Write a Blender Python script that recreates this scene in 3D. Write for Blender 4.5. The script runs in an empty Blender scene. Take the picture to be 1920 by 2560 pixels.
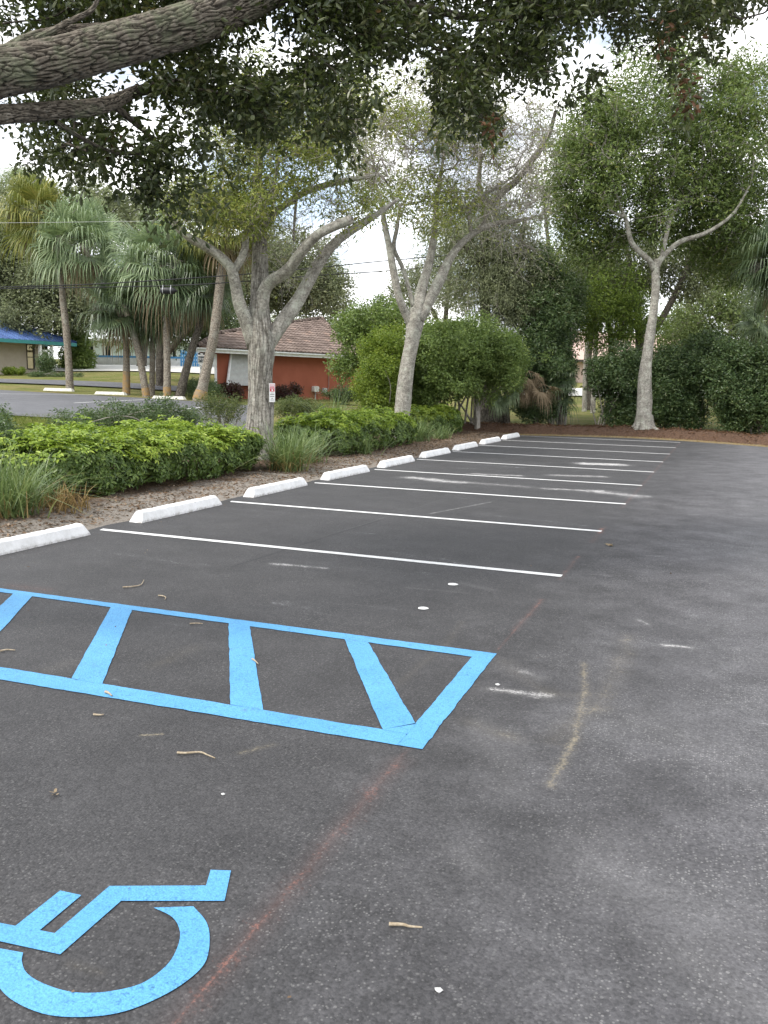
import bpy, math
import numpy as np
from mathutils import Matrix, Vector

# ------------------------------------------------------------------ camera, world, sun, exposure
scn = bpy.context.scene
COL = scn.collection
F_PX, PITCH, ROLL, YAW, CAM_H = 2116.4, .1518, .0192, -.3792, 1.797
_cy, _sy = math.cos(YAW), math.sin(YAW)
_fw = np.array([_sy, _cy, 0.]); _rt = np.array([_cy, -_sy, 0.]); _up = np.array([0, 0, 1.])
CF = _fw*math.cos(PITCH) - _up*math.sin(PITCH)
_U = _up*math.cos(PITCH) + _fw*math.sin(PITCH)
CR = math.cos(ROLL)*_rt + math.sin(ROLL)*_U
CU = -math.sin(ROLL)*_rt + math.cos(ROLL)*_U
CC = np.array([0, 0, CAM_H])

cam_d = bpy.data.cameras.new("camera"); cam = bpy.data.objects.new("camera", cam_d); COL.objects.link(cam)
cam_d.sensor_fit = 'VERTICAL'; cam_d.sensor_height = 36; cam_d.lens = F_PX/2560*36
cam_d.clip_start = .05; cam_d.clip_end = 2000
cam.matrix_world = Matrix(((CR[0], CU[0], -CF[0], CC[0]), (CR[1], CU[1], -CF[1], CC[1]), (CR[2], CU[2], -CF[2], CC[2]), (0, 0, 0, 1)))
scn.camera = cam

SUN_EL, SUN_AZ = math.radians(52), math.radians(215)      # azimuth measured from +Y clockwise
world = bpy.data.worlds.new("World"); scn.world = world; world.use_nodes = True
wn, wl = world.node_tree.nodes, world.node_tree.links
wn.clear()
w_out = wn.new('ShaderNodeOutputWorld'); w_bg = wn.new('ShaderNodeBackground'); w_bg.inputs[1].default_value = .12
w_sky = wn.new('ShaderNodeTexSky'); w_sky.sky_type = 'NISHITA'; w_sky.sun_disc = False
w_sky.sun_elevation = SUN_EL; w_sky.sun_rotation = SUN_AZ; w_sky.dust_density = 2.0
w_tc = wn.new('ShaderNodeTexCoord'); w_map = wn.new('ShaderNodeMapping'); w_map.inputs['Scale'].default_value = (2.2, 2.2, 4.5)
w_n = wn.new('ShaderNodeTexNoise'); w_n.inputs['Scale'].default_value = 1.6; w_n.inputs['Detail'].default_value = 7
w_r = wn.new('ShaderNodeValToRGB'); w_r.color_ramp.elements[0].position = .27; w_r.color_ramp.elements[1].position = .50
w_n2 = wn.new('ShaderNodeTexNoise'); w_n2.inputs['Scale'].default_value = 4; w_n2.inputs['Detail'].default_value = 6
w_r2 = wn.new('ShaderNodeValToRGB')
w_r2.color_ramp.elements[0].position = .3; w_r2.color_ramp.elements[0].color = (2.5, 2.9, 3.6, 1)
w_r2.color_ramp.elements[1].position = .56; w_r2.color_ramp.elements[1].color = (7.6, 7.6, 7.6, 1)
w_mix = wn.new('ShaderNodeMix'); w_mix.data_type = 'RGBA'
wl.new(w_tc.outputs['Generated'], w_map.inputs[0]); wl.new(w_map.outputs[0], w_n.inputs['Vector']); wl.new(w_map.outputs[0], w_n2.inputs['Vector'])
wl.new(w_n.outputs[0], w_r.inputs[0]); wl.new(w_n2.outputs[0], w_r2.inputs[0])
wl.new(w_r.outputs[0], w_mix.inputs[0]); wl.new(w_sky.outputs[0], w_mix.inputs[6]); wl.new(w_r2.outputs[0], w_mix.inputs[7])
wl.new(w_mix.outputs[2], w_bg.inputs[0]); wl.new(w_bg.outputs[0], w_out.inputs[0])

sun_d = bpy.data.lights.new("sun", 'SUN'); sun = bpy.data.objects.new("sun", sun_d); COL.objects.link(sun)
sun_d.energy = 1.3; sun_d.angle = math.radians(14); sun_d.color = (1, .95, .88)
sdir = Vector((math.sin(SUN_AZ)*math.cos(SUN_EL), math.cos(SUN_AZ)*math.cos(SUN_EL), math.sin(SUN_EL)))
sun.rotation_euler = sdir.to_track_quat('Z', 'Y').to_euler(); sun.location = sdir*100
scn.view_settings.view_transform = 'Standard'; scn.view_settings.look = 'None'
scn.view_settings.exposure = 1.42; scn.view_settings.gamma = 1
scn.cycles.max_bounces = 6; scn.cycles.transparent_max_bounces = 4; scn.cycles.diffuse_bounces = 4

# ------------------------------------------------------------------ pixel <-> world helpers
RNG = np.random.default_rng(11)
K = 1920/1659.                       # measured on a 1659 px wide view of the photograph
def P(x, y, t):
    """point seen at (x, y) of the photograph, t metres in front of the camera"""
    x = np.asarray(x, float)*K; y = np.asarray(y, float)*K; t = np.asarray(t, float)
    return CC + t[..., None]*(CF + ((x-960)/F_PX)[..., None]*CR + ((1280-y)/F_PX)[..., None]*CU)
def mpp(t): return t*K/F_PX          # metres per photograph pixel at depth t
def smooth(a, b, x):
    u = np.clip((np.asarray(x, float)-a)/(b-a), 0, 1); return u*u*(3-2*u)

# terrain: flat lot, rising ground beyond it (thin plate spline through measured points)
_cp = [P(x, y, t) for x, y, t in [
    (100, 903, 26), (30, 897, 26), (127, 846, 40), (240, 853, 39.5), (365, 862, 37.5), (490, 905, 26), (60, 808, 57),
    (200, 829, 47), (240, 814, 52), (300, 792, 64), (250, 786, 72), (640, 868, 43), (780, 874, 46), (745, 890, 36),
    (1000, 922, 33), (1060, 908, 36), (1300, 897, 42), (1260, 846, 58), (1260, 832, 68), (1600, 900, 42), (1620, 850, 60)]]
_cp += [np.array([x, y, 0.]) for x in (-7, -10.5) for y in (-6, 0, 5, 10, 15, 20, 25, 30)]
_cp += [np.array([x, 31., 0.]) for x in (-3, 2, 8, 16, 26)] + [np.array([26., 0, 0]), np.array([-40., -10, 1.5])]
_cp = np.array(_cp)
def _tps_k(r2): return np.where(r2 > 0, r2*np.log(np.maximum(r2, 1e-9)), 0)
_n = len(_cp); _d2 = ((_cp[:, None, :2]-_cp[None, :, :2])**2).sum(-1)
_A = np.zeros((_n+3, _n+3)); _A[:_n, :_n] = _tps_k(_d2) + np.eye(_n)*30
_A[:_n, _n] = 1; _A[:_n, _n+1:] = _cp[:, :2]; _A[_n, :_n] = 1; _A[_n+1:, :_n] = _cp[:, :2].T
_w = np.linalg.solve(_A, np.concatenate([_cp[:, 2], np.zeros(3)]))
def terrain(x, y):
    x = np.asarray(x, float); y = np.asarray(y, float); sh = x.shape; xf, yf = x.ravel(), y.ravel()
    xc = np.clip(xf, -62, 30); yc = np.clip(yf, -12, 78)
    d2 = (xc[:, None]-_cp[:, 0])**2 + (yc[:, None]-_cp[:, 1])**2
    z = _tps_k(d2) @ _w[:_n] + _w[_n] + _w[_n+1]*xc + _w[_n+2]*yc
    d = np.maximum(0, np.maximum(-10.3-xf, yf-31.2))
    return (np.clip(z, -.2, 4)*smooth(0, 6, d)).reshape(sh)
def G(x, t):
    """ground point in photograph column x at depth t"""
    y = 900.
    for _ in range(30):
        p = P(x, y, t); dz = p[2]-terrain(p[0], p[1]); y += dz/mpp(t)
    return P(x, y, t)

# ------------------------------------------------------------------ object helpers
ORG = {}
def tag(o, label=None, cat=None, group=None, kind=None):
    if label: o['label'] = label
    if cat: o['category'] = cat
    if group: o['group'] = group
    if kind: o['kind'] = kind
    return o
def empty(name, loc, label=None, cat=None, group=None):
    o = bpy.data.objects.new(name, None); COL.objects.link(o); o.location = [float(v) for v in loc]
    o.empty_display_size = .2; ORG[o] = np.array(loc, float)
    return tag(o, label, cat, group)
def mesh(name, V, faces, mat, smooth_=False, uv=None):
    """faces: list of integer arrays (n, k)"""
    me = bpy.data.meshes.new(name); V = np.asarray(V, np.float32)
    me.vertices.add(len(V)); me.vertices.foreach_set('co', V.ravel())
    faces = [np.asarray(f, np.int32) for f in faces if len(f)]
    li = np.concatenate([f.ravel() for f in faces]); sz = np.concatenate([np.full(len(f), f.shape[1]) for f in faces])
    me.loops.add(len(li)); me.loops.foreach_set('vertex_index', li)
    me.polygons.add(len(sz)); me.polygons.foreach_set('loop_start', np.concatenate([[0], np.cumsum(sz)[:-1]]).astype(np.int32))
    me.polygons.foreach_set('use_smooth', np.full(len(sz), smooth_))
    if uv is not None:
        me.uv_layers.new(name='UVMap').data.foreach_set('uv', np.asarray(uv, np.float32).ravel())
    me.update(calc_edges=True); me.validate()
    for m in (mat if isinstance(mat, (list, tuple)) else [mat]): me.materials.append(m)
    return me
def obj(name, V, faces, mat, parent=None, smooth_=False, uv=None, origin=None):
    V = np.asarray(V, float)
    o = bpy.data.objects.new(name, None) if False else None
    if parent is not None: og = ORG[parent]
    else: og = np.array(origin if origin is not None else (0, 0, 0), float)
    me = mesh(name, V-og, faces, mat, smooth_, uv)
    o = bpy.data.objects.new(name, me); COL.objects.link(o); ORG[o] = og
    if parent is not None: o.parent = parent
    else: o.location = [float(v) for v in og]
    return o
class Geo:
    """collects vertices and faces of one mesh"""
    def __init__(s): s.V = []; s.F = []; s.UV = []; s.n = 0
    def add(s, V, faces, uv=None):
        V = np.asarray(V, float)
        if not isinstance(faces, list): faces = [faces]
        for f in faces: s.F.append(np.asarray(f, np.int64)+s.n)
        s.V.append(V); s.n += len(V)
        if uv is not None: s.UV.append(uv)
        return s
    def box(s, lo, hi, M=None):
        lo, hi = np.array(lo, float), np.array(hi, float)
        V = np.array([[(lo, hi)[i][0], (lo, hi)[j][1], (lo, hi)[k][2]] for i in (0, 1) for j in (0, 1) for k in (0, 1)])
        if M is not None: V = M(V)
        return s.add(V, np.array([[0, 1, 3, 2], [4, 6, 7, 5], [0, 4, 5, 1], [2, 3, 7, 6], [0, 2, 6, 4], [1, 5, 7, 3]]))
    def tube(s, pts, rad, m=6, cap=False, disp=None):
        V, f, uv = tube(pts, rad, m, disp)
        fs = [f]
        s.add(V, fs, uv)
        if cap:
            k = len(V)
            for ring in (np.arange(m)[::-1], np.arange(k-m, k)):
                s.F.append((ring+s.n-k)[None, :]); s.UV.append(np.zeros((m, 2)))
        return s
    def build(s, name, mat, parent=None, smooth_=False, origin=None):
        # group faces by size keeps uv order only if all the same size, so uv is dropped otherwise
        V = np.concatenate(s.V)
        uv = np.concatenate(s.UV) if s.UV and sum(f.size for f in s.F) == sum(len(u) for u in s.UV) else None
        return obj(name, V, s.F, mat, parent, smooth_, uv, origin)
def spline(pts, n):
    """Catmull-Rom through the rows of pts (any number of columns)"""
    p = np.asarray(pts, float); p = np.vstack([2*p[0]-p[1], p, 2*p[-1]-p[-2]]); out = []
    seg = len(p)-3
    for u in np.linspace(0, seg-1e-6, n):
        i = int(u); t = u-i; a, b, c, d = p[i:i+4]
        out.append(.5*((2*b)+(-a+c)*t+(2*a-5*b+4*c-d)*t*t+(-a+3*b-3*c+d)*t**3))
    return np.array(out)
def nrm(v): return v/np.maximum(np.linalg.norm(v, axis=-1, keepdims=True), 1e-9)
def tube(pts, rad, m=6, disp=None):
    pts = np.asarray(pts, float); n = len(pts); rad = np.broadcast_to(rad, (n,)).astype(float)
    T = nrm(np.gradient(pts, axis=0)); L = np.concatenate([[0], np.cumsum(np.linalg.norm(np.diff(pts, axis=0), axis=1))])
    a = np.array([0, 0, 1.]) if abs(T[0][2]) < .8 else np.array([1., 0, 0])
    u = nrm(np.cross(T[0], a)); Us = []
    for i in range(n):
        u = nrm(u - T[i]*np.dot(u, T[i])); Us.append(u)
    Us = np.array(Us); Ws = np.cross(T, Us)
    ang = np.arange(m)/m*2*np.pi
    R = np.repeat(rad[:, None], m, 1)
    if disp is not None: R = R + disp(ang[None, :]+0*R, L[:, None]+0*R, R)
    V = pts[:, None, :] + R[..., None]*(np.cos(ang)[None, :, None]*Us[:, None]+np.sin(ang)[None, :, None]*Ws[:, None])
    i, j = np.meshgrid(np.arange(n-1), np.arange(m), indexing='ij'); j2 = (j+1) % m
    f = np.stack([i*m+j, i*m+j2, (i+1)*m+j2, (i+1)*m+j], -1).reshape(-1, 4)
    c = 2*np.pi*max(rad.mean(), .02)
    uv = np.stack([np.stack([j/m*c, L[i]], -1), np.stack([(j+1)/m*c, L[i]], -1), np.stack([(j+1)/m*c, L[i+1]], -1), np.stack([j/m*c, L[i+1]], -1)], 2).reshape(-1, 2)
    return V.reshape(-1, 3), f, uv

# leaves ------------------------------------------------------------
def leaf_geo(pos, axis, nor, length, width, six=False, fold=.25, droop=.12):
    n = len(pos); axis = nrm(axis); w = nrm(np.cross(axis, nor)); up = np.cross(w, axis)
    L = np.broadcast_to(length, (n,))[:, None]; W = np.broadcast_to(width, (n,))[:, None]*.5
    tip = pos+axis*L-up*L*droop
    if not six:
        V = np.stack([pos, pos+axis*L*.5+w*W+up*W*fold, tip, pos+axis*L*.5-w*W+up*W*fold], 1).reshape(-1, 3)
        F = (np.arange(n)[:, None]*4+np.array([0, 1, 2, 3])[None])
        return V, F
    V = np.stack([pos, pos+axis*L*.35+w*W*.95+up*W*fold, pos+axis*L*.75+w*W*.8+up*(W*fold-L*droop*.5), tip,
                  pos+axis*L*.75-w*W*.8+up*(W*fold-L*droop*.5), pos+axis*L*.35-w*W*.95+up*W*fold], 1).reshape(-1, 3)
    b = np.arange(n)[:, None]*6
    return V, np.concatenate([b+np.array([0, 1, 2, 3])[None], b+np.array([0, 3, 4, 5])[None]])
def rand_dir(n, zb=0., zs=1.):
    v = RNG.normal(size=(n, 3)); v[:, 2] = v[:, 2]*zs+zb; return nrm(v)

# ------------------------------------------------------------------ materials
def new_mat(name):
    m = bpy.data.materials.new(name); m.use_nodes = True
    nt = m.node_tree; b = nt.nodes['Principled BSDF']; return m, nt, b
def c4(c): return (c[0], c[1], c[2], 1)
def node(nt, t, **kw):
    n = nt.nodes.new(t)
    for k, v in kw.items():
        if k in n.inputs: n.inputs[k].default_value = v
        else: setattr(n, k, v)
    return n
def ramp(nt, fac, stops):
    r = node(nt, 'ShaderNodeValToRGB'); e = r.color_ramp.elements
    while len(e) < len(stops): e.new(.5)
    for el, (p, c) in zip(e, stops): el.position = p; el.color = c4(c) if len(c) == 3 else c
    nt.links.new(fac, r.inputs[0]); return r.outputs[0]
def mixc(nt, fac, a, b, mode='MIX'):
    m = node(nt, 'ShaderNodeMix', data_type='RGBA', blend_type=mode)
    for s, v in ((m.inputs[0], fac), (m.inputs[6], a), (m.inputs[7], b)):
        if isinstance(v, (int, float)): s.default_value = v
        elif isinstance(v, tuple): s.default_value = c4(v)
        else: nt.links.new(v, s)
    return m.outputs[2]
def math_(nt, op, a, b=None, c=None, clamp=False):
    m = node(nt, 'ShaderNodeMath', operation=op); m.use_clamp = clamp
    for i, v in enumerate((a, b, c)):
        if v is None: continue
        if isinstance(v, (int, float)): m.inputs[i].default_value = v
        else: nt.links.new(v, m.inputs[i])
    return m.outputs[0]
def coords(nt, kind='Object', scale=(1, 1, 1)):
    t = node(nt, 'ShaderNodeTexCoord'); m = node(nt, 'ShaderNodeMapping'); m.inputs['Scale'].default_value = scale
    nt.links.new(t.outputs[kind], m.inputs[0]); return m.outputs[0]
def noise(nt, vec, scale, detail=5, rough=.6, dist=0.):
    n = node(nt, 'ShaderNodeTexNoise'); n.inputs['Scale'].default_value = scale; n.inputs['Detail'].default_value = detail
    n.inputs['Roughness'].default_value = rough; n.inputs['Distortion'].default_value = dist
    if vec is not None: nt.links.new(vec, n.inputs['Vector'])
    return n.outputs[0]
def voro(nt, vec, scale, feature='F1', out=0):
    n = node(nt, 'ShaderNodeTexVoronoi', feature=feature); n.inputs['Scale'].default_value = scale
    nt.links.new(vec, n.inputs['Vector']); return n.outputs[out]
def bump(nt, b, h, strength=.5, dist=.02):
    n = node(nt, 'ShaderNodeBump'); n.inputs['Strength'].default_value = strength; n.inputs['Distance'].default_value = dist
    nt.links.new(h, n.inputs['Height']); nt.links.new(n.outputs[0], b.inputs['Normal']); return n
def mat_leaf(name, cols, trans=.35, rough=.5, spec=.4, scale=1.2, isl=.75, nz=.7, gain=1.):
    cols = [(p, tuple(min(.6, x*gain*k) for x, k in zip(c, (1.04, 1., .95)))) for p, c in cols]
    m, nt, b = new_mat(name)
    g = node(nt, 'ShaderNodeNewGeometry')
    n = noise(nt, coords(nt), scale, 3)
    f = math_(nt, 'ADD', math_(nt, 'MULTIPLY', g.outputs['Random Per Island'], isl), math_(nt, 'MULTIPLY', math_(nt, 'SUBTRACT', n, .5), nz))
    f = math_(nt, 'ADD', f, .12, clamp=True)
    c = ramp(nt, f, cols)
    nt.links.new(c, b.inputs['Base Color']); b.inputs['Roughness'].default_value = rough
    b.inputs['Specular IOR Level'].default_value = spec
    t = node(nt, 'ShaderNodeBsdfTranslucent'); tc = mixc(nt, .5, c, (.16, .22, .02), 'MIX'); 
    tc2 = mixc(nt, .7, c, tc); nt.links.new(tc2, t.inputs[0])
    mx = node(nt, 'ShaderNodeMixShader'); mx.inputs[0].default_value = trans
    nt.links.new(b.outputs[0], mx.inputs[1]); nt.links.new(t.outputs[0], mx.inputs[2])
    nt.links.new(mx.outputs[0], nt.nodes['Material Output'].inputs[0]); return m
def mat_noise(name, c0, c1, scale=6, rough=.8, bs=.3, bd=.01, bscale=None, kind='Object', sc=(1, 1, 1), detail=6, spec=.3, lo=.35, hi=.65):
    m, nt, b = new_mat(name); v = coords(nt, kind, sc)
    n = noise(nt, v, scale, detail); nt.links.new(ramp(nt, n, [(lo, c0), (hi, c1)]), b.inputs['Base Color'])
    b.inputs['Roughness'].default_value = rough; b.inputs['Specular IOR Level'].default_value = spec
    if bs: bump(nt, b, noise(nt, v, bscale or scale*3, 6), bs, bd)
    return m
def mat_bark(name, c0, c1, c2, su=9, sv=3, lichen=None, bs=.8, bd=.03, rings=0., cw=.16, cs=.75, ridge=False):
    m, nt, b = new_mat(name)
    v = coords(nt, 'UV', (su, sv, 1)); o = coords(nt)
    dn = noise(nt, v, 1.5, 4)
    warp = node(nt, 'ShaderNodeVectorMath', operation='ADD'); sc = node(nt, 'ShaderNodeVectorMath', operation='SCALE'); sc.inputs['Scale'].default_value = .9
    nn = node(nt, 'ShaderNodeTexNoise'); nn.inputs['Scale'].default_value = 1.2; nn.inputs['Detail'].default_value = 3; nt.links.new(v, nn.inputs['Vector'])
    nt.links.new(nn.outputs[1], sc.inputs[0]); nt.links.new(v, warp.inputs[0]); nt.links.new(sc.outputs[0], warp.inputs[1])
    e = voro(nt, warp.outputs[0], 1.6, 'DISTANCE_TO_EDGE')
    crack = ramp(nt, e, [(.0, (0, 0, 0)), (cw, (1, 1, 1))])
    if ridge:
        at = node(nt, 'ShaderNodeAttribute', attribute_name='ridge'); crack = ramp(nt, math_(nt, 'ADD', at.outputs['Fac'], math_(nt, 'MULTIPLY', math_(nt, 'SUBTRACT', noise(nt, o, 40, 5, .7), .5), .5)), [(.15, (0, 0, 0)), (.75, (1, 1, 1))])
    fine = noise(nt, o, 22, 6)
    base = ramp(nt, fine, [(.3, c0), (.52, c1), (.72, c2)])
    base = mixc(nt, math_(nt, 'MULTIPLY', math_(nt, 'SUBTRACT', 1., crack), cs), base, tuple(.28*x for x in c0))
    if lichen:
        ln = ramp(nt, noise(nt, o, 3.5, 6, .7), [(.5, (0, 0, 0)), (.62, (1, 1, 1))])
        base = mixc(nt, math_(nt, 'MULTIPLY', ln, .7), base, lichen)
    h = math_(nt, 'ADD', crack, math_(nt, 'MULTIPLY', fine, .5))
    if rings:
        rn = noise(nt, coords(nt, 'UV', (1.6, 12, 1)), 1.5, 7, .7, 1.6); pm = ramp(nt, noise(nt, o, 2.6, 4), [(.42, (0, 0, 0)), (.6, (1, 1, 1))])
        rg = ramp(nt, rn, [(.455, (1, 1, 1)), (.49, (0, 0, 0)), (.525, (1, 1, 1))]); rg = mixc(nt, pm, rg, (1., 1., 1.))
        blot = ramp(nt, noise(nt, o, 6, 5, .7), [(.35, (.68, .67, .64)), (.6, (1.08, 1.08, 1.06))]); base = mixc(nt, 1., base, blot, 'MULTIPLY')
        base = mixc(nt, math_(nt, 'MULTIPLY', math_(nt, 'SUBTRACT', 1., rg), rings), base, tuple(.35*x for x in c0))
        h = math_(nt, 'ADD', h, math_(nt, 'MULTIPLY', rg, .3))
    nt.links.new(base, b.inputs['Base Color']); b.inputs['Roughness'].default_value = .9; b.inputs['Specular IOR Level'].default_value = .2
    bump(nt, b, h, bs, bd); return m
def mat_flat(name, c, rough=.6, spec=.4, bs=.08):
    return mat_noise(name, tuple(.88*x for x in c), tuple(min(1, 1.08*x) for x in c), 5, rough, bs, .004, 60, spec=spec)

OAK = (.022, .034, .012)
M = {}
M['oak_leaf'] = mat_leaf('live_oak_leaf', [(0, (.014, .021, .008)), (.35, (.028, .042, .013)), (.65, (.046, .060, .019)), (.88, (.075, .088, .034)), (.965, (.09, .085, .028)), (1, (.16, .075, .03))], .25, .42, .5, gain=1.3)
M['dead_leaf'] = mat_leaf('dead_oak_leaf', [(0, (.03, .014, .009)), (.5, (.062, .028, .016)), (1, (.11, .058, .03))], .15, .7, .2)
M['lacy_leaf'] = mat_leaf('yellowing_oak_leaf', [(0, (.07, .10, .025)), (.4, (.15, .19, .045)), (.75, (.24, .27, .075)), (.93, (.33, .31, .10)), (1, (.50, .32, .05))], .4, .5, gain=1.3)
M['green_leaf'] = mat_leaf('green_oak_leaf', [(0, (.038, .064, .021)), (.4, (.082, .124, .037)), (.75, (.138, .188, .06)), (.93, (.20, .24, .085)), (1, (.40, .31, .07))], .35, .45, gain=1.45)
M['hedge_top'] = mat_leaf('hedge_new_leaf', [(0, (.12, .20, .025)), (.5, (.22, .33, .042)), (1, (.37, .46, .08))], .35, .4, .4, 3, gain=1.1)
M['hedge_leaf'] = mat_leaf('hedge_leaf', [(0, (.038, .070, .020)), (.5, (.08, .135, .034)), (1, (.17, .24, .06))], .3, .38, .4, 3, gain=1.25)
M['shrub_dark'] = mat_leaf('dark_shrub_leaf', [(0, (.022, .042, .018)), (.5, (.048, .084, .032)), (.9, (.09, .125, .05)), (1, (.14, .13, .06))], .25, .4, .5, gain=1.55)
M['shrub_olive'] = mat_leaf('olive_shrub_leaf', [(0, (.04, .06, .022)), (.5, (.085, .115, .04)), (1, (.16, .18, .06))], .3, .45, gain=1.2)
M['shrub_bright'] = mat_leaf('bright_shrub_leaf', [(0, (.055, .095, .028)), (.45, (.115, .175, .052)), (.8, (.18, .25, .075)), (1, (.27, .33, .11))], .35, .4, gain=1.3)
M['shrub_lime'] = mat_leaf('lime_shrub_leaf', [(0, (.07, .12, .018)), (.5, (.14, .21, .03)), (1, (.25, .31, .05))], .4, .45, gain=1.2)
M['lime_mix'] = mat_leaf('mixed_lime_leaf', [(0, (.035, .06, .018)), (.5, (.09, .14, .03)), (1, (.20, .27, .05))], .4, .45, gain=1.6)
M['red_leaf'] = mat_leaf('burgundy_leaf', [(0, (.025, .006, .010)), (.6, (.06, .010, .018)), (1, (.03, .045, .02))], .25, .4)
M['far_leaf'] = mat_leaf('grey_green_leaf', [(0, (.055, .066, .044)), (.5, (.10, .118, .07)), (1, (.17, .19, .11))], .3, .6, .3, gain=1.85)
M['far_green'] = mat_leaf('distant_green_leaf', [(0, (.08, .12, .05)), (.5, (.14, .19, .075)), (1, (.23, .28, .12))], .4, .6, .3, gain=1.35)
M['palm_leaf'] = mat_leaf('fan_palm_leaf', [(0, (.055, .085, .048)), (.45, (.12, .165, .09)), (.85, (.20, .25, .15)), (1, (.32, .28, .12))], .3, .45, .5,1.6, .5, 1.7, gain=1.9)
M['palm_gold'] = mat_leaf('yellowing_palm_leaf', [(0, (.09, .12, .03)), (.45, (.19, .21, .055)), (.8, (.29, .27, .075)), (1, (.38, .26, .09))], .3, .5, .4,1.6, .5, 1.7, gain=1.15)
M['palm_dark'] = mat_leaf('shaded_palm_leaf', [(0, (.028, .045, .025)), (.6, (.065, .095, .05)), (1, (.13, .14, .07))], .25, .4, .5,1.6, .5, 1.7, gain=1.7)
M['palm_dead'] = mat_leaf('dry_palm_leaf', [(0, (.12, .09, .055)), (.5, (.21, .165, .11)), (1, (.33, .27, .19))], .15, .8, .2)
M['fakahatchee'] = mat_leaf('clump_grass_blade', [(0, (.06, .10, .04)), (.45, (.11, .17, .065)), (.85, (.19, .25, .11)), (1, (.34, .26, .12))], .35, .4, .5, gain=1.25)
M['dry_blade'] = mat_leaf('dry_grass_blade', [(0, (.16, .10, .045)), (.5, (.26, .18, .08)), (1, (.38, .30, .15))], .2, .8, .2)
M['oak_bark'] = mat_bark('live_oak_bark', (.066, .055, .043), (.138, .119, .095), (.23, .205, .17), 13, 7, (.15, .165, .105), .6, .010, 0., .1, .8, True)
M['pale_bark'] = mat_bark('pale_oak_bark', (.17, .158, .138), (.315, .298, .265), (.43, .412, .378), 5, 2.2, (.44, .45, .39), .4, .02, .8, .045, .4)
M['fissured_bark'] = mat_bark('fissured_oak_bark', (.15, .134, .112), (.30, .282, .252), (.43, .412, .38), 9, .75, (.36, .36, .32), .7, .03, .3, .13, .72)
M['twig'] = mat_noise('twig_bark', (.20, .18, .15), (.42, .39, .35), 30, .9, .2)
M['dark_twig'] = mat_noise('dark_twig_bark', (.035, .028, .022), (.10, .085, .065), 30, .9, .2)
M['palm_trunk'] = mat_bark('palm_trunk_bark', (.16, .13, .10), (.27, .235, .19), (.38, .34, .28), 5, 9, (.27, .26, .22), .5, .01)
M['dark_bark'] = mat_bark('dark_brown_bark', (.06, .052, .042), (.125, .11, .09), (.21, .19, .155), 9, 3, None, .7, .02)  # dark brown bark tone, mostly for background trunks
M['rust_lichen'] = mat_noise('orange_trunk_lichen', (.21, .175, .13), (.33, .20, .07), 7, .95, .5, .01)
M['white_paint'] = mat_noise('white_traffic_paint', (.70, .70, .70), (.82, .82, .81), 35, .7, .35, .003, 160)
def mat_stop():
    m, nt, b = new_mat('white_painted_concrete'); oi_ = node(nt, 'ShaderNodeObjectInfo'); t = node(nt, 'ShaderNodeTexCoord'); ad = node(nt, 'ShaderNodeVectorMath', operation='ADD')
    nt.links.new(t.outputs['Object'], ad.inputs[0]); nt.links.new(oi_.outputs['Location'], ad.inputs[1]); v = ad.outputs[0]
    c = ramp(nt, noise(nt, v, 5, 6, .7), [(.3, (.66, .66, .65)), (.6, (.80, .80, .80))])
    sp = node(nt, 'ShaderNodeSeparateXYZ'); nt.links.new(t.outputs['Object'], sp.inputs[0])
    low = math_(nt, 'SUBTRACT', 1., math_(nt, 'DIVIDE', sp.outputs[2], .05), clamp=True)
    dirt = math_(nt, 'MULTIPLY', ramp(nt, noise(nt, v, 14, 6, .75), [(.42, (0, 0, 0)), (.62, (1, 1, 1))]), math_(nt, 'ADD', .10, math_(nt, 'MULTIPLY', low, .7)))
    c = mixc(nt, dirt, c, (.22, .19, .16))
    sc = ramp(nt, noise(nt, v, 3.2, 7, .75, 1.2), [(.60, (0, 0, 0)), (.72, (1, 1, 1))]); c = mixc(nt, math_(nt, 'MULTIPLY', sc, .38), c, (.30, .29, .28))
    pit = ramp(nt, noise(nt, v, 90, 3, .6), [(.28, (1, 1, 1)), (.36, (0, 0, 0))]); c = mixc(nt, math_(nt, 'MULTIPLY', pit, .5), c, (.3, .29, .28))
    nt.links.new(c, b.inputs['Base Color']); b.inputs['Roughness'].default_value = .65; bump(nt, b, noise(nt, v, 60, 5, .7), .4, .004); return m
M['concrete_white'] = mat_stop()
M['old_concrete'] = mat_noise('weathered_concrete', (.45, .44, .38), (.66, .65, .58), 12, .9, .3, .004, 60)
M['wood_grey'] = mat_noise('weathered_wood', (.22, .20, .17), (.42, .39, .35), 8, .9, .5, .01, 20, sc=(6, 6, .7))
M['black_rubber'] = mat_flat('black_cable_sheath', (.012, .012, .014), .5)
M['grey_wire'] = mat_flat('grey_wire_sheath', (.55, .55, .55), .5)
M['steel'] = mat_flat('galvanised_steel', (.45, .46, .46), .4)

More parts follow.
